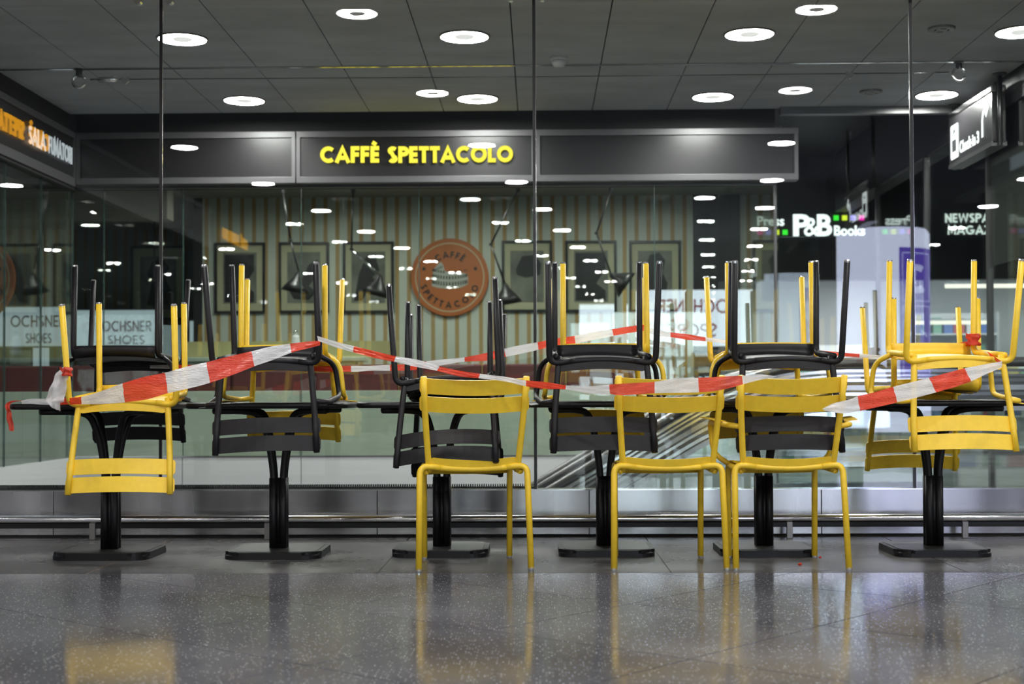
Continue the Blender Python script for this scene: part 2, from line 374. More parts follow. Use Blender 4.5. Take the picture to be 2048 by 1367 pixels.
def text(s, size, m, parent, loc, rot, name='lettering', off=0.0, ext=0.004, align='LEFT', width=None):
    c = bpy.data.curves.new('t', 'FONT'); c.body = s; c.size = size; c.offset = off; c.extrude = ext; c.align_x = align; c.resolution_u = 3
    o = bpy.data.objects.new('t', c); col.objects.link(o)
    bpy.context.view_layer.update()
    me = bpy.data.meshes.new_from_object(o.evaluated_get(bpy.context.evaluated_depsgraph_get()))
    bpy.data.objects.remove(o); bpy.data.curves.remove(c)
    if width:
        xs = [v.co.x for v in me.vertices]; k = width / (max(xs) - min(xs))
        for v in me.vertices: v.co.x *= k
    me.name = name; me.materials.clear(); me.materials.append(m)
    o = bpy.data.objects.new(name, me); col.objects.link(o); o.location = loc; o.rotation_euler = rot
    if parent: o.parent = parent
    return o
FRONT = (R(90), 0, 0); FACE_PX = (R(90), 0, R(90)); FACE_MX = (R(90), 0, R(-90)); FACE_BACK = (R(90), 0, R(180))

# ------------------------------------------------------------------ floor
floor = sgroup('floor', 'polished grey terrazzo floor slabs laid diagonally')
box('bedding', (-9, -24, -0.06), (9, 6.30, -0.012), M['gap'], floor)
bm = bmesh.new(); T8 = 0.80; add_box(bm, (-T8 / 2 + .0028, -T8 / 2 + .0028, -.02), (T8 / 2 - .0028, T8 / 2 - .0028, 0)); tme = bpy.data.meshes.new('terrazzo_slab'); bm.to_mesh(tme); bm.free(); tme.materials.append(M['floor'])
d = Vector((math.cos(R(50)), math.sin(R(50)))); nrm = Vector((-d.y, d.x))
YB = 6.30
def clipped_slab(cx_, cy_):
    bm = bmesh.new(); hs = T8 / 2 - .0028
    for sx_, sy_ in ((-1, -1), (1, -1), (1, 1), (-1, 1)):
        q = Vector((cx_, cy_)) + d * hs * sx_ + nrm * hs * sy_; bm.verts.new((q.x, q.y, 0))
    bm.faces.new(bm.verts)
    bmesh.ops.bisect_plane(bm, geom=list(bm.verts) + list(bm.edges) + list(bm.faces), plane_co=(0, YB, 0), plane_no=(0, 1, 0), clear_outer=True)
    if not bm.faces: bm.free(); return
    bmesh.ops.recalc_face_normals(bm, faces=bm.faces)
    g = bmesh.ops.extrude_face_region(bm, geom=list(bm.faces)); 
    for e in g['geom']:
        if isinstance(e, bmesh.types.BMVert): e.co.z = -.02
    bmesh.ops.recalc_face_normals(bm, faces=bm.faces)
    mesh_obj('terrazzo_slab', bm, M['floor'], floor)
for i in range(-12, 20):
    for j in range(-12, 20):
        c = d * (0.35 + T8 * (i + .5)) + nrm * (2.4 + T8 * (j + .5))
        if abs(c.x) > 4.6 or c.y < 2.2 or c.y > YB + .55: continue
        if c.y < YB - .6: link('terrazzo_slab', tme, floor, (c.x, c.y, 0), (0, 0, R(50)))
        else: clipped_slab(c.x, c.y)
box('concourse_slab', (-9, -24, -0.05), (9, 1.9, -0.001), M['concourse'], floor)
box('concourse_slab', (-9, 1.9, -0.05), (-4.6, YB, -0.001), M['concourse'], floor)
box('concourse_slab', (4.6, 1.9, -0.05), (9, YB, -0.001), M['concourse'], floor)
fl2 = sgroup('floor_strip', 'dull grey floor slabs along the foot of the glass screen')
box('bedding', (-9, YB, -0.06), (9, YG + .12, -0.0022), M['joint'], fl2)
box('stained_joint', (-2.027, YB, -0.02), (-2.013, 7.75, -0.0008), M['joint_o'], fl2)
xj = [-8.5, -7.2, -5.9, -4.6, -3.32, -2.02, -.72, .58, 1.88, 3.18, 4.48, 5.78, 7.1, 8.4]
for a, b in zip(xj[:-1], xj[1:]):
    for y0, y1 in ((YB, 7.74), (7.74, YG + .1)):
        box('floor_slab', (a + .003, y0 + .003, -.02), (b - .003, y1 - .003, 0), M['floor2'], fl2)
# floor behind the screen, with the escalator well left open
fb = sgroup('floor_behind_glass', 'pale floor behind the glass screen around the escalator well')
for a, b in (((-9, YG + .12), (-1.6, 24)), ((-1.6, 11.0), (9, 24)), ((2.6, YG + .12), (9, 11.0)), ((-1.6, YG + .12), (2.6, 8.7))):
    box('floor_slab', (a[0], a[1], -.06), (b[0], b[1], 0), M['concourse'], fb)
box('well_wall', (-1.6, 11.0, -3), (2.6, 11.05, 0), M['lightgrey'], fb)
box('well_bottom', (-9, 8.6, -3.1), (2.6, 11.0, -3), M['concourse'], fb)

# ------------------------------------------------------------------ low ceiling beyond the screen
ceiling = sgroup('ceiling', 'grey ceiling of long panels beyond the glass screen')
box('ceiling_backing', (-4.3, 7.55, ZC + .03), (3.42, 11.55, ZC + .08), M['gap'], ceiling)
jx = [.44 + .603 * k for k in range(-7, 5)] + [3.40]
jx = [-3.90] + [x for x in jx if x > -3.85]
for a, b in zip(jx[:-1], jx[1:]):
    for y0, y1 in ((7.55, 8.30), (8.30, 9.89), (9.93, 11.50)):
        box('ceiling_panel', (a + .004, y0 + .002, ZC), (b - .004, y1 - .002, ZC + .03), M['ceil'], ceiling)
box('steel_track', (-4.2, 9.893, ZC - .004), (3.40, 9.927, ZC + .01), M['steel2'], ceiling)
struct(box('trim_1', (-16, 7.5, ZC), (16, 7.55, ZH), M['darkwall']), 'dark bulkhead where the concourse ceiling drops')
ch = sgroup('ceiling_concourse', 'dark higher ceiling over the concourse')
box('ceiling_sheet', (-16, -24, ZH), (16, 7.55, ZH + .1), M['ceilb'], ch)
struct(box('wall_rear', (-16, -24.2, 0), (16, -24, ZH), M['darkwall']), 'dark far wall of the concourse behind the viewpoint')
cb = sgroup('ceiling_beyond', 'dark higher ceiling towards the bookshop')
box('ceiling_sheet', (1.6, 11.5, 0.79 + 2.75), (9, 24, 0.79 + 2.85), M['darkwall'], cb)
box('edge_beam', (1.95, 11.42, ZC - .06), (3.40, 11.5, ZC + .5), M['steeldark'], cb)

# ring lamps
def ring_mesh(r=0.153):
    bm = bmesh.new()
    lathe(bm, [(r + .012, .004), (r + .012, -.008), (r, -.010), (r, 0.0)], seg=40, mi=0, cap=False)
    lathe(bm, [(r, -.004), (r * .40, -.004)], seg=40, mi=1, cap=False)
    lathe(bm, [(r * .40, -.004), (r * .38, -.010), (0.001, -.010)], seg=40, mi=2, cap=False)
    return bm
_rings = {}
def ring_lamp(x, y, z, label, group, r=0.153):
    t = thing('ceiling_lamp', label, 'ceiling light', (x, y, z), group=group)
    if r not in _rings:
        ms = []
        for nm, prof, m in (('rim', [(r + .012, .004), (r + .012, -.008), (r, -.010), (r, -.003)], M['rimmetal']),
                            ('light_ring', [(r, -.004), (r * .42, -.004)], M['ring']),
                            ('hub', [(r * .42, -.004), (r * .38, -.012), (0.001, -.012)], M['ringhub'])):
            bm = bmesh.new(); lathe(bm, prof, seg=40, cap=False)
            for f in bm.faces:
                if f.normal.z > 0: f.normal_flip()
            me = bpy.data.meshes.new(nm); bm.to_mesh(me); bm.free(); me.materials.append(m); ms.append(me)
        _rings[r] = ms
    for me in _rings[r]: link(me.name.split('.')[0], me, t)
    return t
colw = ['left of the left screen joint', 'above the yellow sign', 'right of the middle joint', 'at the right edge of the photo']
for k, X in enumerate((-2.29, -.47, 1.355, 3.08)):
    ring_lamp(X, 9.08, ZC, 'round ceiling light of the upper row, ' + colw[k], 'round ceiling lights beyond the screen')
    ring_lamp(X, 11.0, ZC, 'round ceiling light of the lower row, ' + colw[k], 'round ceiling lights beyond the screen')
for r_ in range(0, 10):
    for k in range(-3, 4):
        x, y = -1.38 + .36 * r_ + 3.5 * k, 5.14 - 2.9 * r_
        if abs(x) > 11.5 or (r_, k) == (1, -1): continue
        RW = ('top', 'second', 'third', 'fourth', 'fifth', 'sixth', 'seventh', 'eighth', 'ninth', 'lowest')[r_]
        CW = ('far left', 'outer left', 'left', 'centre left', 'centre right', 'right', 'far right')[k + 3]
        ring_lamp(x, y, ZH, 'mirrored round light, %s row of reflections in the glass, %s' % (RW, CW), 'round concourse ceiling lights seen as reflections in the glass', 0.1531)
# speakers, smoke detector, wire with fittings
for X, Y, pos in ((2.55, 8.98, 'upper'), (2.54, 10.85, 'lower')):
    t = thing('ceiling_speaker', 'small round grey grille in the ceiling, %s of two at the right' % pos, 'speaker', (X, Y, ZC))
    bm = bmesh.new(); lathe(bm, [(0.085, 0), (0.085, -.012), (0.075, -.016), (0.001, -.016)], seg=28, cap=False); bmesh.ops.recalc_face_normals(bm, faces=bm.faces); mesh_obj('grille', bm, M['rimmetal'], t)
    for a in range(4):
        bm = bmesh.new(); add_box(bm, (-.018, -.004, -.0175), (.018, .004, -.0155)); o = mesh_obj('slot', bm, M['gap'], t); o.location = (.04 * math.cos(a * 1.57), .04 * math.sin(a * 1.57), 0); o.rotation_euler[2] = a * 1.57 + 1.57
t = thing('smoke_detector', 'small white smoke detector on the ceiling above the sign', 'smoke detector', (.144, 9.70, ZC))
bm = bmesh.new(); lathe(bm, [(.060, 0), (.060, -.014), (.056, -.018)], seg=28, cap=True); bmesh.ops.recalc_face_normals(bm, faces=bm.faces); mesh_obj('base_plate', bm, M['white'], t, True)
bm = bmesh.new(); lathe(bm, [(.050, -.018), (.047, -.042), (.034, -.058), (.001, -.062)], seg=28, cap=True); bmesh.ops.recalc_face_normals(bm, faces=bm.faces); mesh_obj('sensor_head', bm, M['white'], t, True)
t = thing('tension_wire', 'thin tension wire strung below the ceiling between two shackles', 'wire', (0, 9.91, ZC - .075))
tube('wire', [(-2.95, 0, 0), (0, 0, -.006), (2.85, 0, 0)], .003, M['steeldark'], t, 6)
for sx_, nm in ((-3.23, 'mount'), (2.93, 'mount')):
    bm = bmesh.new(); lathe(bm, [(.035, .075), (.035, .068), (.022, .066), (.022, .02)], seg=18); o = mesh_obj(nm, bm, M['steeldark'], t); o.location.x = sx_
    tube('shackle', [(sx_ + .045 * math.cos(a), 0, -.0 + .045 * math.sin(a) - .012) for a in [math.pi * (0.1 + 1.8 * i / 14) for i in range(15)]], .010, M['chrome'], t, 8)
tube('turnbuckle', [(-3.15, 0, 0), (-3.10, 0, 0), (-3.09, 0, 0), (-2.97, 0, 0), (-2.96, 0, 0)], [.008, .008, .020, .020, .008], M['steel2'], t, 12)
tube('turnbuckle', [(2.62, 0, 0), (2.64, 0, 0), (2.86, 0, 0)], [.009, .006, .006], M['steel2'], t, 8)
for X, p in ((-2.90, 'left'), (2.17, 'right')):
    o = prism('wire_hook', [(-.03, .02), (-.012, .02), (0, .008), (.012, .02), (.03, .02), (.026, -.01), (.006, -.03), (-.006, -.03), (-.026, -.01)], .012, M['chrome'], None)
    o.rotation_euler = FRONT; o.location = (X, 9.905, ZC - .083); tag(o, 'small steel hook hanging on the %s part of the ceiling wire' % p, 'hook')

# ------------------------------------------------------------------ glass screen with steel base
screen = sgroup('window_1', 'tall frameless glass screen behind the tables')
zt = 0.262
gx = [-9.0, -4.28, -2.13, -.022, 2.087, 4.2, 9.0]
for a, b in zip(gx[:-1], gx[1:]):
    box('pane', (a + .009, YG - .006, zt - .01), (b - .009, YG + .006, ZC - .002), M['glass'], screen)
for x in gx[1:-1]:
    box('gasket', (x - .0085, YG - .008, zt), (x + .0085, YG + .008, ZC - .002), M['gasket'], screen)
    box('edge_strip', (x + .0088, YG - .009, zt), (x + .0100, YG - .0062, ZC - .002), M['steel2'], screen)
    for s in (-1, 1):
        bm = bmesh.new(); lathe(bm, [(.022, -.02), (.022, .02)], seg=20); o = mesh_obj('patch_fitting', bm, M['chrome'], screen); o.rotation_euler = FRONT; o.location = (x + s * .09 - .04, YG - .01, ZC - .07)
base = sgroup('baseboard_screen', 'brushed steel plinth under the glass screen')
sx_ = [-9, -4.0, -2.72, -.905, .275, 1.56, 3.0, 5, 9]
for a, b in zip(sx_[:-1], sx_[1:]):
    box('steel_panel', (a + .0015, YG - .05, .012), (b - .0015, YG + .05, zt - .004), M['steel'], base, .002)
box('top_edge', (-9, YG - .053, zt - .006), (9, YG + .053, zt), M['steel2'], base)
box('base_gap', (-9, YG - .045, 0), (9, YG + .045, .012), M['gap'], base)
rail = thing('bumper_rail', 'long round steel bumper rail along the foot of the glass screen', 'rail', (0, YG - .16, 0))
tube('rail_tube', [(-8.5, 0, .108), (0, 0, .108), (8.5, 0, .108)], .0235, M['steel2'], rail, 20)
box('under_strip', (-8.5, -.018, .062), (8.5, .03, .088), M['blackmetal'], rail)
for px in (-480, 187, 536, 880, 1230, 1578, 1928, 2290):
    x = P(px, 1050, YG - .16).x
    box('rail_post', (x - .016, -.026, 0), (x + .016, -.004, .090), M['rimmetal'], rail, .002)
st = bmesh.new(); add_box(st, (-8, YG + .07, 0), (-.03, YG + .11, .27))
for i in range(300):
    x = -3.9 + i * .0128; 
    if x > -.05: break
    add_box(st, (x, YG + .062, .271), (x + .006, YG + .10, .284))
o = mesh_obj('rubber_strip', st, M['blackmetal'], None); tag(o, 'black studded rubber strip behind the steel plinth', 'rubber strip', kind='stuff')

# ------------------------------------------------------------------ cafe front: fascia and glazing
ZF0, ZF1 = 0.79 + 1.735, 0.79 + 2.16
XL, XR = -3.80, 2.12
fas = sgroup('trim_2', 'charcoal sign fascia over the cafe glazing')
box('bulkhead', (XL - .1, YC, ZF0), (1.95, YC + .25, ZC + .06), M['gap'], fas)
xs = [XL, -1.985, -.02, XR]
for a, b in zip(xs[:-1], xs[1:]):
    a += .004; b -= .004
    if a < -.1 and a > -1: a += 0
    box('fascia_panel', (a + .03, YC - .11, ZF0 + .05), (b - .03, YC - .02, ZF1 - .05), M['fascia'], fas)
    box('fascia_frame', (a, YC - .125, ZF0), (b, YC, ZF0 + .052), M['fframe'], fas, .003)
    box('fascia_frame', (a, YC - .125, ZF1 - .052), (b, YC, ZF1), M['fframe'], fas, .003)
    box('fascia_frame', (a, YC - .125, ZF0 + .05), (a + .030, YC, ZF1 - .05), M['fframe'], fas)
    box('fascia_frame', (b - .030, YC - .125, ZF0 + .05), (b, YC, ZF1 - .05), M['fframe'], fas)
# left return fascia (runs towards the viewer, continues on the near side of the screen)
fas2 = sgroup('trim_3', 'charcoal sign fascia on the side front at the left')
ys = [-.5, 1.7, 4.2, 6.9, 9.9, YC - .12]
for a, b in zip(ys[:-1], ys[1:]):
    zz = 0
    box('fascia_panel', (XL - .1, a + .03, ZF0 + .05), (XL - .012, b - .03, ZF1 - .05), M['fascia'], fas2)
    box('fascia_frame', (XL - .12, a + .003, ZF0 - .02), (XL, b - .003, ZF0 + .052), M['fframe'], fas2, .003)
    box('fascia_frame', (XL - .12, a + .003, ZF1 - .052), (XL, b - .003, ZF1), M['fframe'], fas2, .003)
    box('fascia_frame', (XL - .12, b - .03, ZF0 + .05), (XL, b - .003, ZF1 - .05), M['fframe'], fas2)
box('bulkhead', (XL - .3, -.5, ZF0 - .04), (XL - .02, YC, ZC + .06), M['gap'], fas2)

sg = thing('cafe_sign', 'glowing yellow CAFFÈ SPETTACOLO letters on the dark fascia', 'sign', (0, YC - .12, 0))
p0 = P(641, 326, YC - .12); p1 = P(759, 326, YC - .12); p2 = P(777, 326, YC - .12); p3 = P(1026, 325, YC - .12)
hz = P(641, 293.5, YC - .12).z - p0.z
caps('CAFFÈ', hz, .235, .065, .02, M['letter_y'], sg, (p0.x, .0, p0.z), FRONT, p1.x - p0.x)
caps('SPETTACOLO', hz, .235, .065, .02, M['letter_y'], sg, (p2.x, .0, p2.z), FRONT, p3.x - p2.x)
sg = thing('smoking_room_sign', 'white SALA FUMATORI letters on the left side fascia', 'sign', (XL, 0, 0))
caps('SALA', .135, .17, .06, .006, M['letter_w2'], sg, (.0, 10.50, .79 + 1.885), FACE_PX, .36)
caps('FUMATORI', .135, .17, .06, .006, M['letter_w2'], sg, (.0, 10.93, .79 + 1.885), FACE_PX, .55)
sg = thing('side_cafe_sign', 'amber CAFFÈ SPETTACOLO letters mirrored in the screen at the left edge', 'sign', (XL, 0, 0))
caps('CAFFÈ', .135, .21, .09, .012, M['letter_o'], sg, (.0, 5.02, .79 + 1.885), FACE_PX, .42)
caps('SPETTACOLO', .135, .21, .09, .012, M['letter_o'], sg, (.0, 5.55, .79 + 1.885), FACE_PX, .92)

cg = sgroup('window_2', 'cafe front glazing with open butt joints')
cx = [P(p, 600, YC).x for p in (134, 206, 365, 602, 838, 1072, 1310, 1551)]
for i, (a, b) in enumerate(zip(cx[:-1], cx[1:])):
    box('pane', (a + .004, YC + .02, .26), (b - .004, YC + .032, ZF0 + .01), M['glass2'], cg)
    box('pane_joint', (b - .003, YC + .018, .26), (b + .003, YC + .034, ZF0 + .01), M['edge'], cg)
box('pane_joint', (cx[0] - .012, YC + .01, .0), (cx[0] + .006, YC + .034, ZF0 + .01), M['edge'], cg)
box('end_post', (cx[-1] - .004, YC, 0), (cx[-1] + .014, YC + .04, ZF0), M['fframe'], cg)
box('head_rail', (cx[0], YC + .0, ZF0 - .02), (cx[-1], YC + .05, ZF0 + .004), M['fframe'], cg)
box('side_pane', (cx[-1] + .02, YC + .05, 0), (cx[-1] + .032, 15.7, ZF0 + .4), M['glass2'], cg)
box('pane', (cx[-1] + .03, YC + .02, .0), (P(1640, 600, YC).x, YC + .032, ZF0 - .45), M['glass2'], cg)
cgl = sgroup('window_3', 'side glazing at the left of the cafe')
yy = [8.2, 9.3, 10.2, 10.95, YC]
for a, b in zip(yy[:-1], yy[1:]):
    box('pane', (XL - .07, a + .004, .26), (XL - .058, b - .004, ZF0), M['glass2'], cgl)
    box('pane_joint', (XL - .072, b - .003, .26), (XL - .056, b + .003, ZF0), M['edge'], cgl)
pl = sgroup('baseboard_cafe', 'light grey plinth under the cafe glazing')
for a, b in zip(cx[:-1], cx[1:]):
    box('plinth_panel', (a + .003, YC, 0), (b - .003, YC + .06, .28), M['plinth'], pl)
box('plinth_panel', (XL - .1, 8.2, 0), (XL - .04, YC, .28), M['plinth'], pl)
box('plinth_cap', (cx[0], YC - .006, .28), (cx[-1], YC + .07, .292), M['steel2'], pl)

# ------------------------------------------------------------------ cafe interior
YW = 15.7
xw0 = P(405, 500, YW).x; xw1 = P(1386, 500, YW).x
struct(box('wall_back', (xw0, YW, 0), (xw1, YW + .1, .79 + 2.2), M['wallstripe']), 'striped wallpapered back wall of the cafe')
struct(box('wall_pier', (xw1, YW - .02, 0), (cx[-1] + .03, YW + .1, .79 + 2.2), M['darkwall']), 'dark pier at the right end of the cafe wall')
struct(box('ceiling_cafe', (-9, YC + .25, .79 + 2.19), (2.05, 18.6, .79 + 2.25), M['cafeceil']), 'dim cafe ceiling')
struct(box('wall_smoking_room', (-9, 18.5, 0), (xw0, 18.6, .79 + 2.2), M['wallstripe2']), 'striped wall of the smoking room with its dimness painted in')
struct(box('wall_divider', (xw0 - .1, YW + .0, 0), (xw0, 18.5, .79 + 2.2), M['darkwall']), 'dark side wall by the smoking room')
struct(box('trim_4', (-9, 14.2, .79 + 1.78), (xw0 + .0, 14.45, .79 + 2.19), M['cafeceil']), 'dropped beam over the smoking room')
for X, Y, wq in ((-2.6, 12.9, 'front left'), (-.7, 12.9, 'front centre'), (1.1, 12.9, 'front right'), (-2.6, 14.3, 'back left'), (-.7, 14.3, 'back centre'), (1.1, 14.3, 'back right')):
    ring_lamp(X, Y, .79 + 2.19, 'added round cafe ceiling light hidden behind the fascia, ' + wq, 'added cafe ceiling lamps hidden above the fascia', 0.10)  # lamps added out of sight to brighten the cafe wall
t = thing('spotlight', 'tiny bright spotlight on the cafe ceiling below the yellow sign', 'spotlight', tuple(P(766, 372, 14.9)))
bm = bmesh.new(); lathe(bm, [(.03, .05), (.03, 0), (.026, -.004)], seg=16, cap=False); mesh_obj('housing', bm, M['lampblack'], t)
bm = bmesh.new(); lathe(bm, [(.027, -.003), (.001, -.003)], seg=16, cap=False); mesh_obj('lens', bm, M['ring'], t)
# pictures
def picture(px0, py0, px1, py1, Y, label, shapes):
    a = P(px0, py1, Y); b = P(px1, py0, Y); W, H = b.x - a.x, b.z - a.z; c = ((a.x + b.x) / 2, Y, (a.z + b.z) / 2)
    t = thing('framed_picture', label, 'picture', c, group='framed pictures on the cafe wall')
    fw = .028
    for q in (((-W / 2, -.03, -H / 2), (W / 2, 0, -H / 2 + fw)), ((-W / 2, -.03, H / 2 - fw), (W / 2, 0, H / 2)), ((-W / 2, -.03, -H / 2 + fw), (-W / 2 + fw, 0, H / 2 - fw)), ((W / 2 - fw, -.03, -H / 2 + fw), (W / 2, 0, H / 2 - fw))):
        box('frame_bar', q[0], q[1], M['pframe'], t)
    box('mount', (-W / 2 + fw, -.012, -H / 2 + fw), (W / 2 - fw, -.004, H / 2 - fw), M['mount'], t)
    ph = box('photograph', (-W * .33, -.016, -H * .36), (W * .33, -.0125, H * .36), M['photo'], t)
    for s in shapes:
        o = prism('dark_shape', [(x * W, z * H) for x, z in s], .002, M['photodark'], ph); o.rotation_euler = FRONT; o.location = (0, -.0175, 0)
silA = [(-.2, -.3), (-.12, .0), (-.2, .12), (-.1, .3), (.08, .33), (.2, .22), (.14, .05), (.24, -.1), (.2, -.3)]
silB = [(-.28, -.2), (-.05, -.05), (.1, .18), (.28, .25), (.3, .05), (.1, -.12), (.26, -.2), (.1, -.32), (-.2, -.3)]
silC = [(-.28, -.33), (-.18, .05), (-.05, .28), (.12, .33), (.22, .1), (.08, .0), (.27, -.1), (.25, -.25), (.05, -.1), (-.12, -.33)]
silD = [(-.22, .1), (-.1, .28), (.15, .3), (.28, .18), (.26, .02), (-.02, -.02), (-.2, .02)]
silE = [(-.3, -.34), (-.3, .33), (.28, .33), (.28, .1), (.1, -.1), (.28, -.2), (.28, -.34)]
for a in ((430, 485, 531, 627, YW, 'framed dark portrait photograph, leftmost on the striped cafe wall', [silE]),
          (558, 484, 658, 626, YW, 'framed photograph with a diagonal dark shape, second from the left on the cafe wall', [silB]),
          (686, 483, 788, 626, YW, 'framed photograph of a bending dark figure left of the round orange logo', [silC]),
          (1004, 481, 1104, 624, YW, 'framed pale photograph right of the round orange logo', [silD]),
          (1131, 481, 1233, 624, YW, 'framed dark photograph behind the fourth table', [silE]),
          (1259, 481, 1361, 624, YW, 'framed green-grey photograph, rightmost on the cafe wall', [silA]),
          (262, 492, 372, 640, 18.5, 'dim framed picture in the smoking room behind the first table', [silA])):
    picture(*a)
# round logo
lc = P(900, 555, YW); Rl = 78 * YW / F
t = thing('round_logo_board', 'round orange CAFFÈ SPETTACOLO board with an amphitheatre on the striped wall', 'logo board', (lc.x, YW - .03, lc.z), FRONT)
bm = bmesh.new(); lathe(bm, [(Rl, -.02), (Rl, .012), (Rl - .008, .016)], seg=64); bmesh.ops.recalc_face_normals(bm, faces=bm.faces); mesh_obj('disc', bm, M['orange'], t)
bm = bmesh.new(); lathe(bm, [(Rl * .89, .016), (Rl * .89, .0185), (Rl * .86, .0185), (Rl * .86, .016)], seg=64, cap=False); bmesh.ops.recalc_face_normals(bm, faces=bm.faces); mesh_obj('ring', bm, M['logoring'], t)
def arc_caps(txt, rad, size, a_c, span, bottom, th=.22):
    n = len(txt); ws = [glyph(c, th)[1] + .12 for c in txt]; tot = sum(ws); acc = 0
    for ch, wv in zip(txt, ws):
        f = (acc + wv / 2) / tot - .5; acc += wv
        ang = (a_c - f * span) if not bottom else (a_c + f * span)
        S, wd = glyph(ch, th); bm = bmesh.new()
        for s in S: add_stroke(bm, s, th, 0, .002)
        for v in bm.verts: v.co.x = (v.co.x - wd / 2) * size; v.co.y = v.co.y * size
        o = mesh_obj('letter', bm, M['logodark'], t)
        rr_ = rad if not bottom else rad + size
        o.location = (rr_ * math.cos(R(ang)), rr_ * math.sin(R(ang)), .0165); o.rotation_euler = (0, 0, R(ang - 90) if not bottom else R(ang + 90))
arc_caps('CAFFÈ', Rl * .50, Rl * .17, 90, 82, False)
arc_caps('SPETTACOLO', Rl * .62, Rl * .17, 270, 152, True)
for s in (-1, 1):
    bm = bmesh.new(); lathe(bm, [(Rl * .045, 0), (Rl * .045, .002)], seg=14); o = mesh_obj('dot', bm, M['logodark'], t); o.location = (s * Rl * .66, Rl * .22 - s * 0, .0165)
arena = [(-.46, -.22), (-.45, .05), (-.40, .22), (-.28, .36), (-.22, .40), (-.17, .32), (-.12, .16), (.0, .13), (.12, .14), (.3, .12), (.44, .09), (.47, .0), (.46, -.18), (.3, -.26), (0, -.30), (-.3, -.27)]
ar = prism('arena', [(x * Rl, y * Rl) for x, y in arena], .0025, M['cream'], t); ar.location = (0, 0, .0165)
bm = bmesh.new()
for row, (y0, hh) in enumerate(((-.22, .11), (-.05, .09), (.07, .07))):
    n = 17
    for i in range(n):
        u = -1 + 2 * (i + .5) / n; x = .45 * math.sin(u * 1.45); yb = y0 + .06 * (x / .45) ** 2 + (0 if row < 2 else .03)
        if row == 2 and x > -.1 and i % 2: continue
        ww = .016 * math.cos(u * 1.3) + .003
        add_prism(bm, [((x - ww) * Rl, yb * Rl), ((x + ww) * Rl, yb * Rl), ((x + ww) * Rl, (yb + hh * .8) * Rl), (x * Rl, (yb + hh) * Rl), ((x - ww) * Rl, (yb + hh * .8) * Rl)], 0, .001)
for i in range(7):
    u = i / 6; x = -.40 + u * .2; yb = .16 + u * .08; add_prism(bm, [((x - .008) * Rl, yb * Rl), ((x + .010) * Rl, yb * Rl), ((x + .008) * Rl, (yb + .06) * Rl), ((x - .006) * Rl, (yb + .06) * Rl)], 0, .001)
o = mesh_obj('arches', bm, M['logodark'], ar); o.location = (0, 0, .0026)
lc2 = P(-58, 558, 13.6)
t2 = copy_tree(t); t2.location = (lc2.x, 13.6, lc2.z); t2['label'] = 'second round orange logo board cut by the left edge of the photo'
# pendant lamps
def pendant(pts, shade_ang, label, Y=14.6, light_arm=False, shade=True, ceil=True):
    w3 = [P(a, b, Y) for a, b in pts]; o0 = w3[0]; top = Vector((o0.x, Y, .79 + 2.18))
    t = thing('pendant_lamp', label, 'pendant lamp', tuple(top), group='black jointed pendant lamps in the cafe')
    bm = bmesh.new(); lathe(bm, [(.09, 0), (.09, -.02), (.03, -.05), (.02, -.10)], seg=18); mesh_obj('ceiling_rose', bm, M['lampblack'], t)
    prev = Vector((0, 0, -.08))
    for i, q in enumerate(w3[1:]):
        q = q - top
        tube('arm', [prev, (prev + q) / 2, q], .010 if not (light_arm and i == 1) else .013, M['steel2'] if (light_arm and i == 1) else M['lampblack'], t, 8)
        bm = bmesh.new(); lathe(bm, [(.001, -.02), (.02, -.01), (.02, .01), (.001, .02)], seg=10); o = mesh_obj('joint', bm, M['lampblack'], t); o.location = q
        prev = q
    if shade:
        bm = bmesh.new(); lathe(bm, [(.03, 0), (.045, -.05), (.11, -.13), (.155, -.20), (.150, -.20), (.10, -.125), (.03, -.04)], seg=22, cap=False)
        o = mesh_obj('lamp_shade', bm, M['lampblack'], t, True); o.location = prev; o.rotation_euler = (0, R(shade_ang), 0)
pendant([(566, 375), (581, 480), (598, 545)], 10, 'black jointed pendant lamp over the second picture')
pendant([(706, 378), (703, 498), (760, 552)], 15, 'pendant lamp with a bright steel arm over the third picture', light_arm=True)
pendant([(1035, 374), (982, 488), (1010, 568)], -8, 'black pendant lamp just right of the round orange logo')
pendant([(1222, 372), (1193, 466), (1222, 548)], -55, 'black pendant lamp with tilted shade behind the fourth table')
pendant([(80, 370), (84, 430), (92, 488)], 5, 'black pendant lamp in the smoking room near the left edge', Y=13.4, shade=False)
# counter, bench, partition
t = thing('service_counter', 'pale olive cafe counter with a mint ledge behind the second table', 'counter', (0, 14.3, 0))
a = P(362, 683, 14.3); b = P(796, 716, 14.3); c = P(735, 723, 14.2)
box('upper_panel', (a.x, 0, b.z), (b.x, .04, a.z), M['olive'], t); box('counter_top', (a.x - .1, -.35, c.z - .0), (c.x, .0, c.z + .045), M['mint'], t, .008)
box('counter_body', (a.x - .1, -.30, 0), (c.x - .1, .0, c.z), M['mint'], t)
t = thing('banquette', 'long dark red banquette behind the cafe glass', 'bench', (0, 13.0, 0))
za = P(600, 729, 13.0).z; x0 = P(-200, 729, 13.0).x; x1 = P(1300, 729, 13.0).x
nb = 9
for i in range(nb):
    a_ = x0 + (x1 - x0) * i / nb; b_ = x0 + (x1 - x0) * (i + 1) / nb
    box('back_cushion', (a_ + .006, -.02, .45), (b_ - .006, .10, za), M['red'], t, .02)
box('seat', (x0, -.55, .25), (x1, -.02, .45), M['red'], t, .02); box('kickboard', (x0, -.5, 0), (x1, .08, .25), M['gap'], t)
t = thing('low_partition', 'green-grey low partition panels behind the cafe glass', 'partition', (0, 12.25, 0))
zp = P(600, 781, 12.2).z
pxs = [-160, 134, 330, 600, 836, 1072, 1310, 1545]
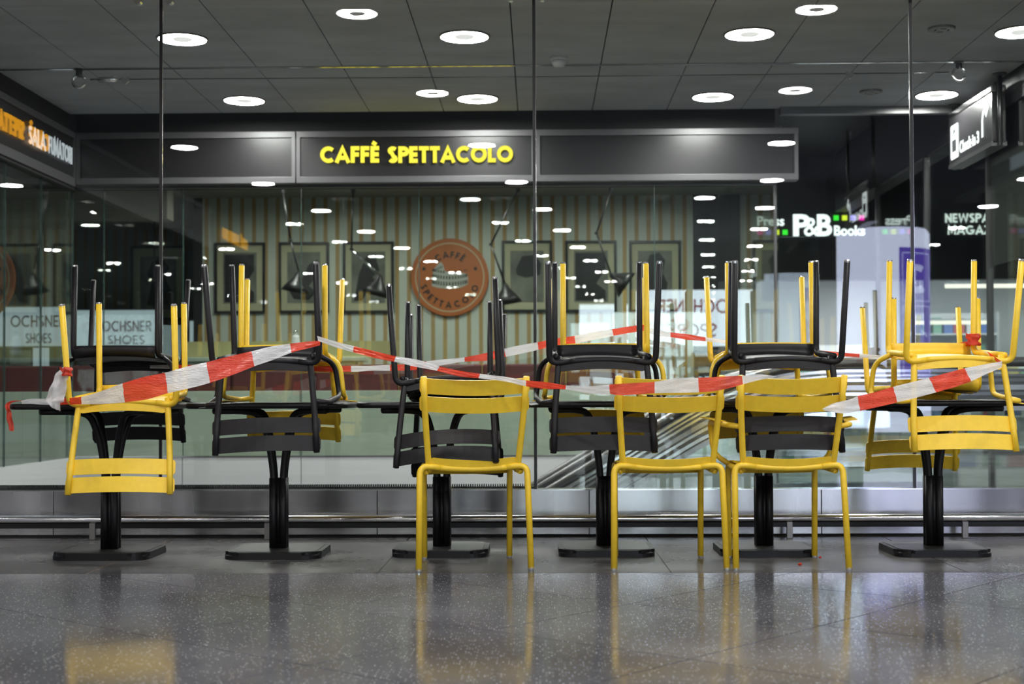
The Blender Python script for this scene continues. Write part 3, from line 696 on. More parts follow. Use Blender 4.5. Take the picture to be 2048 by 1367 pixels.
for a_, b_ in zip(pxs[:-1], pxs[1:]):
    box('partition_panel', (P(a_, 800, 12.25).x + .003, 0, 0), (P(b_, 800, 12.25).x - .003, .03, zp), M['greenwhite'], t, .004)
t = thing('white_bottle', 'small white dispenser with chrome knob imitating a reflection over the cafe counter', 'bottle', (P(592, 694, 14.25).x, 14.25, P(592, 694, 14.25).z))  # bottle put in where a pale reflection shows
bm = bmesh.new(); lathe(bm, [(.05, -.06), (.05, -.03), (.036, .10), (.03, .12)], seg=20); bmesh.ops.recalc_face_normals(bm, faces=bm.faces); mesh_obj('body', bm, M['white'], t, True)
bm = bmesh.new(); lathe(bm, [(.012, .12), (.012, .145), (.02, .155), (.02, .165), (.001, .175)], seg=14); mesh_obj('knob', bm, M['chrome'], t, True)
t['label'] = 'small white dispenser with chrome knob imitating a reflection behind the second table'
# glowing boxes set behind the left glazing to imitate a double reflection of shop signs
def lightbox(px0, py0, px1, py1, Y, label, words, word_m):
    a = P(px0, py1, Y); b = P(px1, py0, Y); t = thing('lightbox_reflection', label, 'sign', (a.x, Y, a.z), group='imitated reflections of white shop lightboxes in the left glazing')
    box('case', (0, 0, 0), (b.x - a.x, .12, b.z - a.z), M['rimmetal'], t); box('light_face', (.01, -.006, .01), (b.x - a.x - .01, 0, b.z - a.z - .01), M['ochs_d'], t)
    for xq in (.1, b.x - a.x - .1): tube('hanger', [(xq, .06, b.z - a.z), (xq, .06, .79 + 2.19 - a.z)], .008, M['steeldark'], t, 6)
    for wd_, qx0, qy0, qx1, qy1 in words:
        c = P(qx0, qy1, Y); e = P(qx1, qy0, Y)
        caps(wd_, e.z - c.z, .15, .10, .004, word_m, t, (c.x - a.x, -.0062, c.z - a.z), FRONT, e.x - c.x, per_letter=False, name='lettering')
lightbox(-60, 612, 131, 694, 17.5, 'imitated reflection of a dim white OCHSNER SHOES lightbox at the left edge of the photo', [('OCHSNER', 22, 630, 150 - 18, 654), ('SHOES', 52, 666, 104, 686)], M['ochs_dr'])
lightbox(152, 618, 322, 692, 17.5, 'imitated reflection of a dim white OCHSNER SHOES lightbox behind the first table', [('OCHSNER', 204, 641, 303, 663), ('SHOES', 216, 670, 290, 688)], M['ochs_dr'])
lightbox(378, 640, 412, 692, 17.4, 'imitated reflection of a narrow blank white lightbox left of the cafe counter', [], M['ochs_dr'])
# lower bits of the smoking room
for px0, py0, px1, py1, Yq, m, lb in ((66, 695, 96, 742, 13.6, 'ochs_d', 'small lit white panel under the left lightbox'), (20, 700, 60, 728, 16, 'greenwhite', 'grey-green panel low at the left edge')):
    a = P(px0, py1, Yq); b = P(px1, py0, Yq)
    t = thing('display_stand', lb, 'stand', ((a.x + b.x) / 2, Yq, 0)); hw = (b.x - a.x) / 2
    box('panel_face', (-hw, 0, a.z), (hw, .04, b.z), M[m], t); box('stand', (-.02, .0, 0), (.02, .03, a.z), M['steeldark'], t); box('foot', (-hw * .8, -.1, 0), (hw * .8, .12, .015), M['steeldark'], t)

# ------------------------------------------------------------------ right: dark side front, bookshop
rt = sgroup('wall_right', 'dark glazed side front at the right edge')
box('bulkhead', (3.41, 6.95, ZC - .22), (3.60, 16.4, ZC + .6), M['darkwall'], rt)
for y in (10.84, 12.6, 14.4): box('post', (3.41, y, 0), (3.45, y + .05, ZC - .22), M['steeldark'], rt)
for y0, y1 in ((8.1, 10.82), (10.90, 12.58), (12.66, 14.38)): box('side_pane', (3.425, y0, 0), (3.437, y1, ZC - .22), M['glass2'], rt)
box('upper_panel', (3.44, 6.95, 1.75), (3.46, 10.84, ZC - .2), M['darkwall'], rt)
box('dark_backing', (5.6, 8.1, 1.55), (5.7, 16.4, 3.6), M['darkwall'], rt)
YS = 16.5
bs = sgroup('trim_5', 'dark bookshop fascia')
f0 = P(1500, 560, YS).z; box('fascia_board', (1.4, YS, f0), (9, YS + .2, .79 + 2.85), M['darkwall'], bs)
sg = thing('bookshop_sign', 'white P&B bookshop sign with four coloured squares on each side', 'sign', (0, YS - .02, 0))
def at(px, py): q = P(px, py, YS - .02); return (q.x, 0, q.z)
def wpx(a, b): return P(b, 450, YS).x - P(a, 450, YS).x
px_h = YS / F
text('P', 58 * px_h, M['letter_w'], sg, at(1584, 470), FRONT, off=.012, width=wpx(1584, 1618))
text('&', 52 * px_h, M['letter_w'], sg, at(1607, 471), FRONT, off=.003, width=wpx(1603, 1634))
text('B', 58 * px_h, M['letter_w'], sg, at(1632, 470), FRONT, off=.012, width=wpx(1630, 1660))
text('Press', 27 * px_h, M['letter_w'], sg, at(1513, 451), FRONT, off=.003, width=wpx(1513, 1567))
text('Books', 27 * px_h, M['letter_w'], sg, at(1667, 470), FRONT, off=.005, width=wpx(1667, 1729))
for i, k in enumerate(('magenta', 'violet', 'lime', 'green')):
    q = at(1519 + i * 17, 464.5); box('square', (q[0] - .029, -.01, q[2] - .029), (q[0] + .029, 0, q[2] + .029), M['sq_' + k], sg)
for i, k in enumerate(('green', 'lime', 'violet', 'magenta')):
    q = at(1672 + i * 17, 435.5); box('square', (q[0] - .029, -.01, q[2] - .029), (q[0] + .029, 0, q[2] + .029), M['sq_' + k], sg)
sg = thing('newspaper_sign', 'white NEWSPAPERS MAGAZINES lettering cut off by the right post', 'sign', (0, YS - .02, 0))
caps('NEWSPAPERS', 18 * px_h, .2, .09, .006, M['letter_w'], sg, at(1890, 445), FRONT, wpx(1890, 2028), per_letter=False, name='lettering')
caps('MAGAZINES', 18 * px_h, .2, .09, .006, M['letter_w'], sg, at(1895, 469), FRONT, wpx(1895, 2024), per_letter=False, name='lettering')
# shop interior
struct(box('wall_bookshop', (1.4, 21, 0), (9, 21.1, 2.6), M['white']), 'white back wall of the bookshop')
struct(box('ceiling_bookshop', (1.4, YS + .2, 2.55), (9, 21, 2.6), M['lightgrey']), 'bookshop ceiling')
for i in range(5):  # panels added out of sight to brighten the bookshop interior
    t = thing('added_light_panel', ['first', 'second', 'third', 'fourth', 'fifth'][i] + ' added long light panel from the left, hidden in the bookshop ceiling', 'ceiling light', (2.6 + i * 1.2, 18.2, 2.55), group='added light panels hidden in the bookshop ceiling')
    box('diffuser', (-.2, -1.2, -.02), (.2, 1.2, 0), M['shopglow'], t); box('frame', (-.23, -1.23, -.012), (.23, 1.23, .0), M['lightgrey'], t)
def bookcase(px, Y, W, H, label, grp='bookshop display shelves'):
    X = P(px, 700, Y).x; t = thing('display_shelf', label, 'shelf', (X, Y, 0), group=grp)
    for s in (-1, 1): box('side_panel', (s * W / 2 - .015, -.2, 0), (s * W / 2 + .015, .2, H), M['lightgrey'], t)
    box('back_panel', (-W / 2, .17, 0), (W / 2, .2, H), M['white'], t)
    n = max(2, int(H / .38)); 
    for i in range(n):
        z = .08 + i * (H - .1) / (n - .2); box('shelf_board', (-W / 2 + .015, -.2, z), (W / 2 - .015, .17, z + .02), M['white'], t)
        bm = bmesh.new(); x = -W / 2 + .05
        while x < W / 2 - .14:
            w_ = random.uniform(.10, .16); h_ = random.uniform(.16, .24); add_box(bm, (x, -.05, z + .02), (x + w_, .10, z + .02 + h_), 0, random.choice((0, 1, 2, 3, 4, 4, 4))); x += w_ + random.uniform(.01, .05)
        o = mesh_obj('magazines', bm, [M['print_' + k] for k in 'abcde'], t); o['kind'] = 'stuff'
for px, Y, W, H, lb in ((1210, 19.8, .9, 1.5, 'white magazine shelf seen behind the fourth table'), (1660, 19.5, 1.0, 1.45, 'white magazine shelf left of the glowing pillar reflection'),
                        (1900, 19.8, 1.2, 1.9, 'tall white magazine shelf under the newspaper lettering'), (2030, 18.4, 1.0, 1.2, 'white magazine shelf near the right edge'), (1780, 18.8, .9, 1.0, 'low white magazine shelf behind the sixth table')):
    bookcase(px, Y, W, H, lb)
for px0, px1, py, Y, lb in ((1890, 2080, 572, 17.4, 'long bright tube light under the newspaper lettering'), (1826, 1972, 645, 19.0, 'long tube light low in the bookshop')):
    a = P(px0, py, Y); b = P(px1, py, Y); t = thing('tube_light', lb, 'tube light', ((a.x + b.x) / 2, Y, a.z)); L = (b.x - a.x) / 2
    tube('tube', [(-L, 0, 0), (0, 0, 0), (L, 0, 0)], .025, M['tubeglow'], t, 10); box('batten', (-L, -.03, .025), (L, .03, .05), M['lightgrey'], t)
    for s in (-1, 1): tube('hanger', [(s * L * .8, 0, .05), (s * L * .8, 0, 2.55 - a.z)], .004, M['steel2'], t, 6)
t = thing('display_counter', 'low white display counter with coloured prints at the lower right', 'counter', (2.5, 12.0, 0))
box('body', (-.75, 0, 0), (.85, .5, .30), M['white'], t, .01); box('top', (-.8, -.05, .30), (.88, .55, .33), M['lightgrey'], t, .006); box('glass_guard', (-.8, .2, .33), (.88, .21, .62), M['balglass'], t)
for i in range(8):
    box('print', (-.7 + i * .2, -.008, .17), (-.56 + i * .2, -.001, .27), M['print_' + 'abcde'[(i * 3) % 5]], t)
for i in range(6):
    o = box('leaflet_stack', (1.80 + i * .25, 12.08, .33), (1.98 + i * .25, 12.17, .33 + .03 + .015 * (i % 3)), M['print_' + 'abced'[i % 5]]); tag(o, ['stack of red leaflets', 'stack of blue leaflets', 'stack of tan leaflets', 'stack of pale leaflets', 'stack of green leaflets', 'second stack of red leaflets'][i] + ' on the low display counter', 'leaflets', 'leaflet stacks on the low display counter')
# escalator
esc = thing('escalator', 'escalator descending to the left behind the glass, steel sides and dark handrails', 'escalator', (0, 0, 0))
XT = 1.42
def path(off, y, x_end, zoff=0):
    z = .985 + off; sl = math.tan(R(31))
    return fillet([(-2.6, y, z - (XT + 2.6) * sl), (XT, y, z), (x_end, y, z)], .55, 10)
def strip(name, y0, y1, o0, o1, m, x_end):
    a = path(o0, 0, x_end); b = path(o1, 0, x_end); bm = bmesh.new()
    va = [[bm.verts.new((p.x, yy_, p.z)) for p in L] for L in (a, b) for yy_ in (y0, y1)]
    n = len(a)
    for i in range(n - 1):
        for p, q in ((0, 1), (1, 3), (3, 2), (2, 0)): bm.faces.new((va[p][i], va[p][i + 1], va[q][i + 1], va[q][i]))
    bm.faces.new((va[0][0], va[1][0], va[3][0], va[2][0])); bm.faces.new((va[0][-1], va[2][-1], va[3][-1], va[1][-1]))
    bmesh.ops.recalc_face_normals(bm, faces=bm.faces)
    return mesh_obj(name, bm, m, esc)
for k, (y, xe) in enumerate(((9.15, 3.1), (10.05, 2.9), (10.65, 2.9))):
    tube('handrail', path(0, y, xe) + [Vector((xe + .12, y, .93)), Vector((xe + .16, y, .82)), Vector((xe + .10, y, .70))], .024, M['steeldark'], esc, 12, 1.3)
    for n_, q0, q1, mm in (('steel_band', .045, .062, 'steel2'), ('steel_band', .078, .090, 'steel2'), ('dark_band', .090, .106, 'steeldark'), ('steel_band', .106, .124, 'steel2'), ('dark_band', .124, .146, 'steeldark'), ('steel_band', .146, .178, 'steel'),
                           ('dark_band', .178, .192, 'steeldark'), ('steel_band', .192, .212, 'steel2'), ('dark_band', .212, .238, 'steeldark'), ('steel_band', .238, .262, 'steel2'), ('dark_band', .262, .274, 'steeldark'), ('steel_band', .274, .31, 'steel')):
        strip(n_, y - .02 - q0 * .12, y + .02, -q0, -q1, M[mm], xe)
    strip('glass_side', y - .006, y + .006, -.30, -.86, M['balglass'], xe)
    strip('steel_skirt', y - .08, y + .08, -.86, -.96, M['steel'], xe)
for i in range(14):
    x = 1.35 - i * .30; z = -.02 - i * .18
    box('step', (x - .30, 9.25, z - .18), (x, 9.95, z), M['steel'], esc)
box('landing_plate', (1.35, 9.25, -.02), (3.0, 9.95, .004), M['steel'], esc)

# check-in signs
def checkin(X, y_near, y_far, num, label, m_txt):
    z0, z1 = .79 + 1.80, .79 + 2.17
    L = y_far - y_near
    t = thing('hanging_sign', label, 'sign', (X, y_far, z0))
    H = z1 - z0
    box('panel', (-.0, -L, 0), (.10, 0, H), M['fascia'], t, .004)
    box('top_cap', (-.006, -L, H), (.106, 0, H + .055), M['steel2'], t, .012); box('bottom_rail', (-.006, -L, -.02), (.106, 0, .012), M['steeldark'], t)
    zc = (ZC if y_far > 8 else ZH) - z0
    for yv in (-L - .02, .02):
        tube('hanger', [(.05, yv, -.02), (.05, yv, zc)], .018, M['steeldark'], t, 10)
        bm = bmesh.new(); lathe(bm, [(.05, zc), (.05, zc - .01), (.02, zc - .02)], seg=18); o = mesh_obj('ceiling_plate', bm, M['steeldark'], t); o.location = (.05, yv, 0)
    o = prism('pictogram', rrect(.20, .27, .02), .003, m_txt, t); o.rotation_euler = FACE_MX; o.location = (-.002, -.16, H * .47)
    q = prism('pictogram_window', rrect(.10, .09, .005), .002, M['darkwall'], t); q.rotation_euler = FACE_MX; q.location = (-.0055, -.16, H * .38)
    q = prism('pictogram_mark', [(-.03, 0), (.03, .02), (0, .045)], .002, M['darkwall'], t); q.rotation_euler = FACE_MX; q.location = (-.0055, -.16, H * .62)
    text('Check-in %s' % num, .125, m_txt, t, (-.002, -.29, .06), FACE_MX, off=.003, ext=.003, width=.48)
    bm = bmesh.new(); add_stroke(bm, [(0, 0), (0, .12), (.02, .17), (.07, .20), (.13, .20)], .034, 0, .003); add_stroke(bm, [(.08, .255), (.14, .20), (.08, .145)], .034, 0, .003)
    o = mesh_obj('arrow', bm, m_txt, t); o.rotation_euler = FACE_MX; o.location = (-.002, -.86, .08)
checkin(3.28, 10.30, 11.38, '3', 'hanging Check-in 3 sign with curved arrow at the upper right', M['letter_c'])
checkin(3.43, -.05, 1.13, '2', 'hanging Check-in 2 sign mirrored in the glass at the right', M['letter_c2'])

# ------------------------------------------------------------------ things behind the viewpoint, seen mirrored in the glass
t = thing('advertising_pillar', 'round backlit pillar with purple panels 3 and 4 mirrored in the glass', 'pillar', (4.88, -4.3, 0))
bm = bmesh.new(); lathe(bm, [(.64, .25), (.64, 3.02), (.60, 3.08)], seg=48); bmesh.ops.recalc_face_normals(bm, faces=bm.faces); mesh_obj('lit_drum', bm, M['pillar'], t, True)
bm = bmesh.new(); lathe(bm, [(.66, 0), (.66, .25)], seg=48); bmesh.ops.recalc_face_normals(bm, faces=bm.faces); mesh_obj('base_ring', bm, M['steeldark'], t, True)
bm = bmesh.new(); lathe(bm, [(.60, 3.08), (.58, 3.12), (.4, 3.12), (.4, ZH)], seg=48); mesh_obj('collar', bm, M['darkwall'], t, True)
def drum_panel(name, x0, x1, z0, z1, rad, m):
    bm = bmesh.new(); n = 8; V = []
    for i in range(n + 1):
        x = x0 + (x1 - x0) * i / n; y = math.sqrt(max(.0004, rad * rad - x * x)); V.append((bm.verts.new((x, y, z0)), bm.verts.new((x, y, z1))))
    for i in range(n): bm.faces.new((V[i][0], V[i + 1][0], V[i + 1][1], V[i][1]))
    g = bmesh.ops.extrude_face_region(bm, geom=list(bm.faces))
    for e in g['geom']:
        if isinstance(e, bmesh.types.BMVert): e.co.y -= .003
    return mesh_obj(name, bm, m, t)
drum_panel('purple_panel', .07, .595, 1.0, 2.79, .650, M['purple'])
for z0, z1 in ((2.05, 2.72), (1.42, 1.99), (1.03, 1.36)):
    for q in ((.11, .56, z1 - .012, z1), (.11, .56, z0, z0 + .012), (.11, .122, z0, z1), (.548, .56, z0, z1)): drum_panel('outline', *q, .6545, M['palepurple'])
def on_drum(ch, size, x, z, wd):
    S, w0 = glyph(ch, .23); bm = bmesh.new()
    for s in S: add_stroke(bm, s, .23, 0, .003)
    for v in bm.verts:
        lx = x + wd / 2 - v.co.x / w0 * wd; zz_ = v.co.z; v.co = Vector((lx, math.sqrt(max(.0001, .657 ** 2 - lx * lx)) + zz_, z + v.co.y * size))
    return mesh_obj('numeral', bm, M['palepurple'], t)
on_drum('3', .40, .33, 2.16, .26); on_drum('4', .34, .33, 1.50, .26); on_drum('S', .2, .33, 1.10, .18)
# shoe and sport shop front
t = thing('sport_shop_front', 'white OCHSNER SPORT shop front mirrored in the glass behind the fifth table', 'shop front', (3.0, -12.1, 0))
box('fascia', (-1.15, 0, 1.72), (1.25, .12, 2.82), M['ochs'], t)
box('fascia', (-2.2, -.02, 1.5), (-1.25, .10, 2.55), M['ochs'], t)
box('shop_window', (-2.2, -.1, .3), (1.25, 0, 1.45), M['shopwin'], t); box('plinth', (-2.25, -.1, 0), (1.3, .05, .3), M['steeldark'], t)
box('lintel', (-2.25, -.1, 1.47), (1.3, .02, 1.6), M['lightgrey'], t)
for x in (-2.0, -1.2, -.5, .2, .9): box('mullion', (x, .0, .3), (x + .06, .03, 1.47), M['darkwall'], t)
for x in (-1.6, -.85, -.1, .55):
    bm = bmesh.new(); lathe(bm, [(.16, 0), (.17, .35), (.10, .42), (.05, .5), (.08, .6), (.05, .68), (.001, .7)], seg=14); o = mesh_obj('display_bust', bm, M['darkwall'], t, True); o.location = (x, .08, .3)
caps('OCHSNER', .28, .15, .10, .01, M['ochs_red'], t, (.72, .125, 2.36), FACE_BACK, 1.40, per_letter=False, name='lettering')
caps('SPORT', .26, .15, .10, .01, M['ochs_red'], t, (.48, .125, 1.90), FACE_BACK, .95, per_letter=False, name='lettering')
for X, Yp in ((-1.2, -12.3), (6.2, -12.3), (-5.5, -12.3), (9.5, -9)):
    box('structural_column', (X - .25, Yp - .25, 0), (X + .25, Yp + .25, ZH), M['darkwall'], None); 
    struct(bpy.context.scene.collection.objects[-1], 'dark concourse column behind the viewpoint')

# ------------------------------------------------------------------ tables
def make_table():
    t = thing('pedestal_table', '', 'table', group='black pedestal tables in a row')
    bm = bmesh.new(); add_prism(bm, rrect(.47, .46, .085, 7), 0, .034); es = [e for e in bm.edges if all(abs(v.co.z - .034) < 1e-5 for v in e.verts)]
    bmesh.ops.bevel(bm, geom=es, offset=.016, segments=5, affect='EDGES'); bmesh.ops.recalc_face_normals(bm, faces=bm.faces); mesh_obj('base_plate', bm, M['blackmetal'], t, False)
    bm = bmesh.new(); add_prism(bm, rrect(.42, .41, .065, 6), 0, .0015); o = mesh_obj('base_inlay', bm, M['tabletop'], t); o.location.z = .0345
    for sx_ in (-1, 1):
        for sy_ in (-1, 1):
            x0, y0 = sx_ * .024, sy_ * .020
            pts = [(x0, y0, .022), (x0, y0, .40), (sx_ * .036, sy_ * .026, .50), (sx_ * .052, sy_ * .04, .60), (sx_ * .085, sy_ * .07, .70), (sx_ * .15, sy_ * .13, .714), (sx_ * .27, sy_ * .24, .716)]
            tube('leg_tube', fillet(pts, .05, 4), .0168, M['blackmetal'], t, 10)
    bm = bmesh.new(); 
    for x in (-.0245, .0245): add_tube(bm, [(x, -.020, .022), (x, -.020, .2), (x, -.020, .38)], .0205, 12); add_tube(bm, [(x, .020, .022), (x, .020, .2), (x, .020, .38)], .0205, 12)
    add_box(bm, (-.012, -.028, .022), (.012, .028, .38))
    bmesh.ops.recalc_face_normals(bm, faces=bm.faces); mesh_obj('column_sleeve', bm, M['blackmetal'], t, True)
    W = .78; pts = [Vector((p[0], p[1], .740)) for p in rrect(W - .03, W - .03, .07, 5)]
    bm = bmesh.new(); n = len(pts); seg = 10; rings = []
    for i in range(n):
        tg = (pts[(i + 1) % n] - pts[i - 1]).normalized(); nn = Vector((tg.y, -tg.x, 0))
        rings.append([bm.verts.new(pts[i] + nn * .0145 * math.cos(2 * math.pi * k / seg) + Vector((0, 0, .0145 * math.sin(2 * math.pi * k / seg)))) for k in range(seg)])
    for i in range(n):
        for k in range(seg): bm.faces.new((rings[i][k], rings[i][(k + 1) % seg], rings[(i + 1) % n][(k + 1) % seg], rings[(i + 1) % n][k]))
    bmesh.ops.recalc_face_normals(bm, faces=bm.faces); mesh_obj('edge_tube', bm, M['blackmetal'], t, True)
    for i in range(7):
        y = -W / 2 + .03 + (W - .06) * (i + .5) / 7; box('top_slat', (-W / 2 + .03, y - .049, .742), (W / 2 - .03, y + .049, .7535), M['tabletop'], t, .003)
    return t
tb = make_table(); tabs = []
lab = ['black pedestal table at the far left under an inverted yellow chair', 'black pedestal table second from the left with a black and a yellow inverted chair', 'black pedestal table third from the left carrying two black inverted chairs',
       'black pedestal table between the first and second upright yellow chairs', 'black pedestal table behind the upright yellow armchair', 'black pedestal table at the far right carrying two yellow inverted chairs']
for i, (px, Y, rz) in enumerate(((222, 7.02, 0), (558, 7.05, 0), (884, 7.12, 0), (1210, 7.13, 0), (1527, 7.12, 0), (1866, 7.10, 0))):
    o = tb if i == 0 else copy_tree(tb)
    o.location = (P(px, 1000, Y).x, Y, 0); o.rotation_euler[2] = R(rz); o['label'] = lab[i]

# ------------------------------------------------------------------ chairs
RT = .0143
def curved_slat(bm, W, z0, z1, y0, y1, sag, th, n=12, r=.014):
    """plate spanning x, from (y0,z0) to (y1,z1), bowed by sag in its normal direction"""
    dy, dz = y1 - y0, z1 - z0; L = math.hypot(dy, dz); ny, nz = -dz / L, dy / L
    xs_ = [-W / 2 + W * i / n for i in range(n + 1)]
    xs_ = sorted(set(xs_ + [-W / 2 + r * .3, -W / 2 + r, W / 2 - r, W / 2 - r * .3]))
    Fr, Bk = [], []
    for x in xs_:
        e = W / 2 - abs(x); c = 0 if e >= r else r - math.sqrt(max(0, r * r - (r - e) ** 2))
        k = sag * (1 - (2 * x / W) ** 2)
        row = []
        for tt, cc in ((0, c), (1, -c)):
            s = tt * L + cc; row.append((y0 + dy / L * s + ny * k, z0 + dz / L * s + nz * k))
        Fr.append([bm.verts.new((x, a, b)) for a, b in row]); Bk.append([bm.verts.new((x, a + ny * th, b + nz * th)) for a, b in row])
    for i in range(len(xs_) - 1):
        bm.faces.new((Fr[i][0], Fr[i + 1][0], Fr[i + 1][1], Fr[i][1])); bm.faces.new((Bk[i][1], Bk[i + 1][1], Bk[i + 1][0], Bk[i][0]))
        bm.faces.new((Fr[i][1], Fr[i + 1][1], Bk[i + 1][1], Bk[i][1])); bm.faces.new((Fr[i][0], Bk[i][0], Bk[i + 1][0], Fr[i + 1][0]))
    bm.faces.new((Fr[0][0], Fr[0][1], Bk[0][1], Bk[0][0])); bm.faces.new((Fr[-1][0], Bk[-1][0], Bk[-1][1], Fr[-1][1]))
    bmesh.ops.recalc_face_normals(bm, faces=bm.faces)
capbm = bmesh.new(); lathe(capbm, [(.0125, -.008), (.0135, -.003), (.0138, .006)], seg=14); bmesh.ops.recalc_face_normals(capbm, faces=capbm.faces)
capme = bpy.data.meshes.new('foot_cap'); capbm.to_mesh(capme); capbm.free(); capme.materials.append(M['cap'])
def make_chair(colour, arms):
    m = M[colour]
    t = thing('armchair' if arms else 'side_chair', '', 'chair')
    # rear frame: two legs and the dished cross bar between them
    for s in (-1, 1):
        pts = fillet([(s * .252, -.275, .008), (s * .244, -.205, .470), (s * .15, -.20, .4588)], [0, .062, 0], 6)
        lg = tube('leg', pts, RT, m, t, 12); link('foot_cap', capme, lg, (s * .252, -.275, .008))
        # front leg runs up and turns back into the side rail
        pts = fillet([(s * .206, .235, .008), (s * .208, .225, .452), (s * .212, .10, .446), (s * .214, -.19, .440)], [0, .045, .05, 0], 6)
        lg = tube('leg', pts, RT, m, t, 12); link('foot_cap', capme, lg, (s * .206, .235, .008))
        pts = fillet([(s * .200, -.178, .440), (s * .206, -.205, .50), (s * .222, -.262, .70), (s * .230, -.318, .868)], .06, 4)
        tube('back_post', pts, RT, m, t, 12, 1.0)
    tube('cross_bar', [(x, -.20, .470 - .018 * (1 - (x / .244) ** 2)) for x in [-.15 + .030 * i for i in range(11)]], RT, m, t, 12)
    # back slats on the sitter's side of the posts
    for z0, y0, z1, y1 in ((.718, -.252, .786, -.274), (.798, -.278, .866, -.301)):
        bm = bmesh.new(); curved_slat(bm, .494, z0, z1, y0, y1, .042, .004); mesh_obj('back_slat', bm, m, t)
    # seat slats, dished
    ys_ = [-.185, -.108, -.031, .046, .123]
    for i, y0 in enumerate(ys_):
        bm = bmesh.new(); hgt = .470 - .004 * abs(i - 3); curved_slat(bm, .43, hgt, hgt + .002, y0 + .070, y0, .018 if i < 4 else .012, -.004); 
        mesh_obj('seat_slat', bm, m, t)
    bm = bmesh.new(); curved_slat(bm, .392, .464, .508, -.196, -.207, .010, .004)
    for v in bm.verts: v.co.z -= .012 * (1 - (v.co.x / .2) ** 2)
    mesh_obj('rear_lip', bm, m, t)
    bm = bmesh.new()
    prof = [(.200, .471), (.228, .468), (.246, .455), (.252, .432), (.250, .408)]
    rows = []
    for yq, zq in prof:
        rows.append([bm.verts.new((x, yq, zq - .012 * (1 - (x / .2) ** 2) * (1 if zq > .45 else .3))) for x in [-.2 + .04 * i for i in range(11)]])
    for a_, b_ in zip(rows[:-1], rows[1:]):
        for i in range(10): bm.faces.new((a_[i], a_[i + 1], b_[i + 1], b_[i]))
    bmesh.ops.recalc_face_normals(bm, faces=bm.faces); bmesh.ops.solidify(bm, geom=list(bm.faces), thickness=.004)
    mesh_obj('front_slat', bm, m, t, True)
    if arms:
        for s in (-1, 1):
            pts = fillet([(s * .212, -.235, .640), (s * .276, -.225, .648), (s * .300, .12, .656), (s * .298, .205, .650), (s * .282, .205, .50), (s * .212, .14, .452)], [0, .04, .05, .05, .08, 0], 6)
            tube('arm', pts, .0125, m, t, 12)
            o = prism('armrest', rrect(.062, .26, .010, 3), .004, m, t); o.location = (s * .314, -.01, .669); o.rotation_euler = (R(2.5), -s * R(6), -s * R(7))
    return t
protos = {}
def place(colour, arms, cx_, cy_, rz, label, z=0, inverted=False, tilt=0, roll=0, group=None):
    k = (colour, arms)
    if k not in protos: o = protos[k] = make_chair(colour, arms)
    else: o = copy_tree(protos[k])
    o['label'] = label; o['group'] = group
    o.rotation_mode = 'XYZ'
    if inverted:
        mt = Matrix.Translation((cx_, cy_, z)) @ Matrix.Rotation(R(rz), 4, 'Z') @ Matrix.Rotation(R(roll), 4, 'Y') @ Matrix.Rotation(R(tilt), 4, 'X') @ Matrix.Rotation(R(180), 4, 'Y')
    else:
        mt = Matrix.Translation((cx_, cy_, z)) @ Matrix.Rotation(R(rz), 4, 'Z')
    o.location = mt.to_translation(); o.rotation_euler = mt.to_euler()
    return o
# upright
def upright(colour, arms, xl, xr, py, rz, label):
    Y0 = 2844 * .79 / (py - 788); a = P(xl, py, Y0); b = P(xr, py, Y0); mid = (a + b) / 2
    ang = R(rz); c = mid + Vector((-.275 * math.sin(ang), .275 * math.cos(ang), 0))
    place(colour, arms, c.x, c.y, rz, label, group='upright yellow chairs in front of the tables')
upright('yellow', False, 838, 1063, 1140, 7, 'upright yellow side chair in front, the leftmost standing on the floor')
upright('yellow', False, 1228, 1454, 1140, 1.5, 'upright yellow side chair with the tape pulled across its back')
upright('yellow', True, 1472, 1698, 1140, 1.0, 'upright yellow armchair, the only standing chair with armrests')
# inverted: (colour, arms, near chair?, pixel centre of the rear feet, pixel centre of front feet, Y rear feet, Y front feet, z of tips, tilt, roll, label)
TT = .755
def inverted(colour, arms, near, rear, front, Yr, Yf, ztip, tilt, roll, label):
    a = P(rear, 560, Yr); b = P(front, 560, Yf); m_ = (a + b) / 2
    rz = math.degrees(math.atan2(-(b.x - a.x), b.y - a.y))
    place(colour, arms, m_.x, m_.y, rz, label, ztip, True, tilt, roll, 'chairs turned upside down on the tables')
inverted('yellow', False, True, 239, 284, 6.46, 6.95, 1.230, 4.5, 0, 'upside-down yellow side chair on the far left table, tape knotted to its leg')
inverted('black', True, False, 280, 231.5, 7.54, 7.04, 1.428, 3.6, 0, 'upside-down black armchair behind the yellow one on the far left table')
inverted('black', True, True, 521.5, 549, 6.46, 6.95, 1.415, 5, -1.5, 'upside-down black armchair on the second table, tape looped round its leg')
inverted('yellow', True, False, 589, 566, 7.54, 7.04, 1.428, 3.6, 0, 'upside-down yellow armchair at the back of the second table')
inverted('black', False, True, 886, 917.5, 6.66, 7.14, 1.285, -8, -3, 'upside-down black chair tilted on the third table, behind the first upright chair')
inverted('black', False, False, 914, 897, 7.60, 7.10, 1.240, 4.0, 0, 'upside-down black chair lying lowest at the back of the third table')
inverted('black', True, True, 1206.5, 1194, 6.46, 6.95, 1.415, 5, 0, 'upside-down black armchair on the fourth table, above the second upright chair')
inverted('yellow', True, False, 1193, 1209.5, 7.54, 7.04, 1.428, 3.6, 0, 'upside-down yellow armchair at the back of the fourth table')
inverted('black', True, True, 1580, 1546.5, 6.46, 6.95, 1.415, 5, 0, 'upside-down black armchair behind the upright yellow armchair')
inverted('yellow', True, False, 1509.5, 1540, 7.54, 7.04, 1.428, 3.6, 0, 'upside-down yellow armchair at the back of the fifth table')
inverted('yellow', True, True, 1928, 1862.5, 6.46, 6.95, 1.415, 5, 0, 'upside-down yellow armchair on the far right table, tape end tied to it')
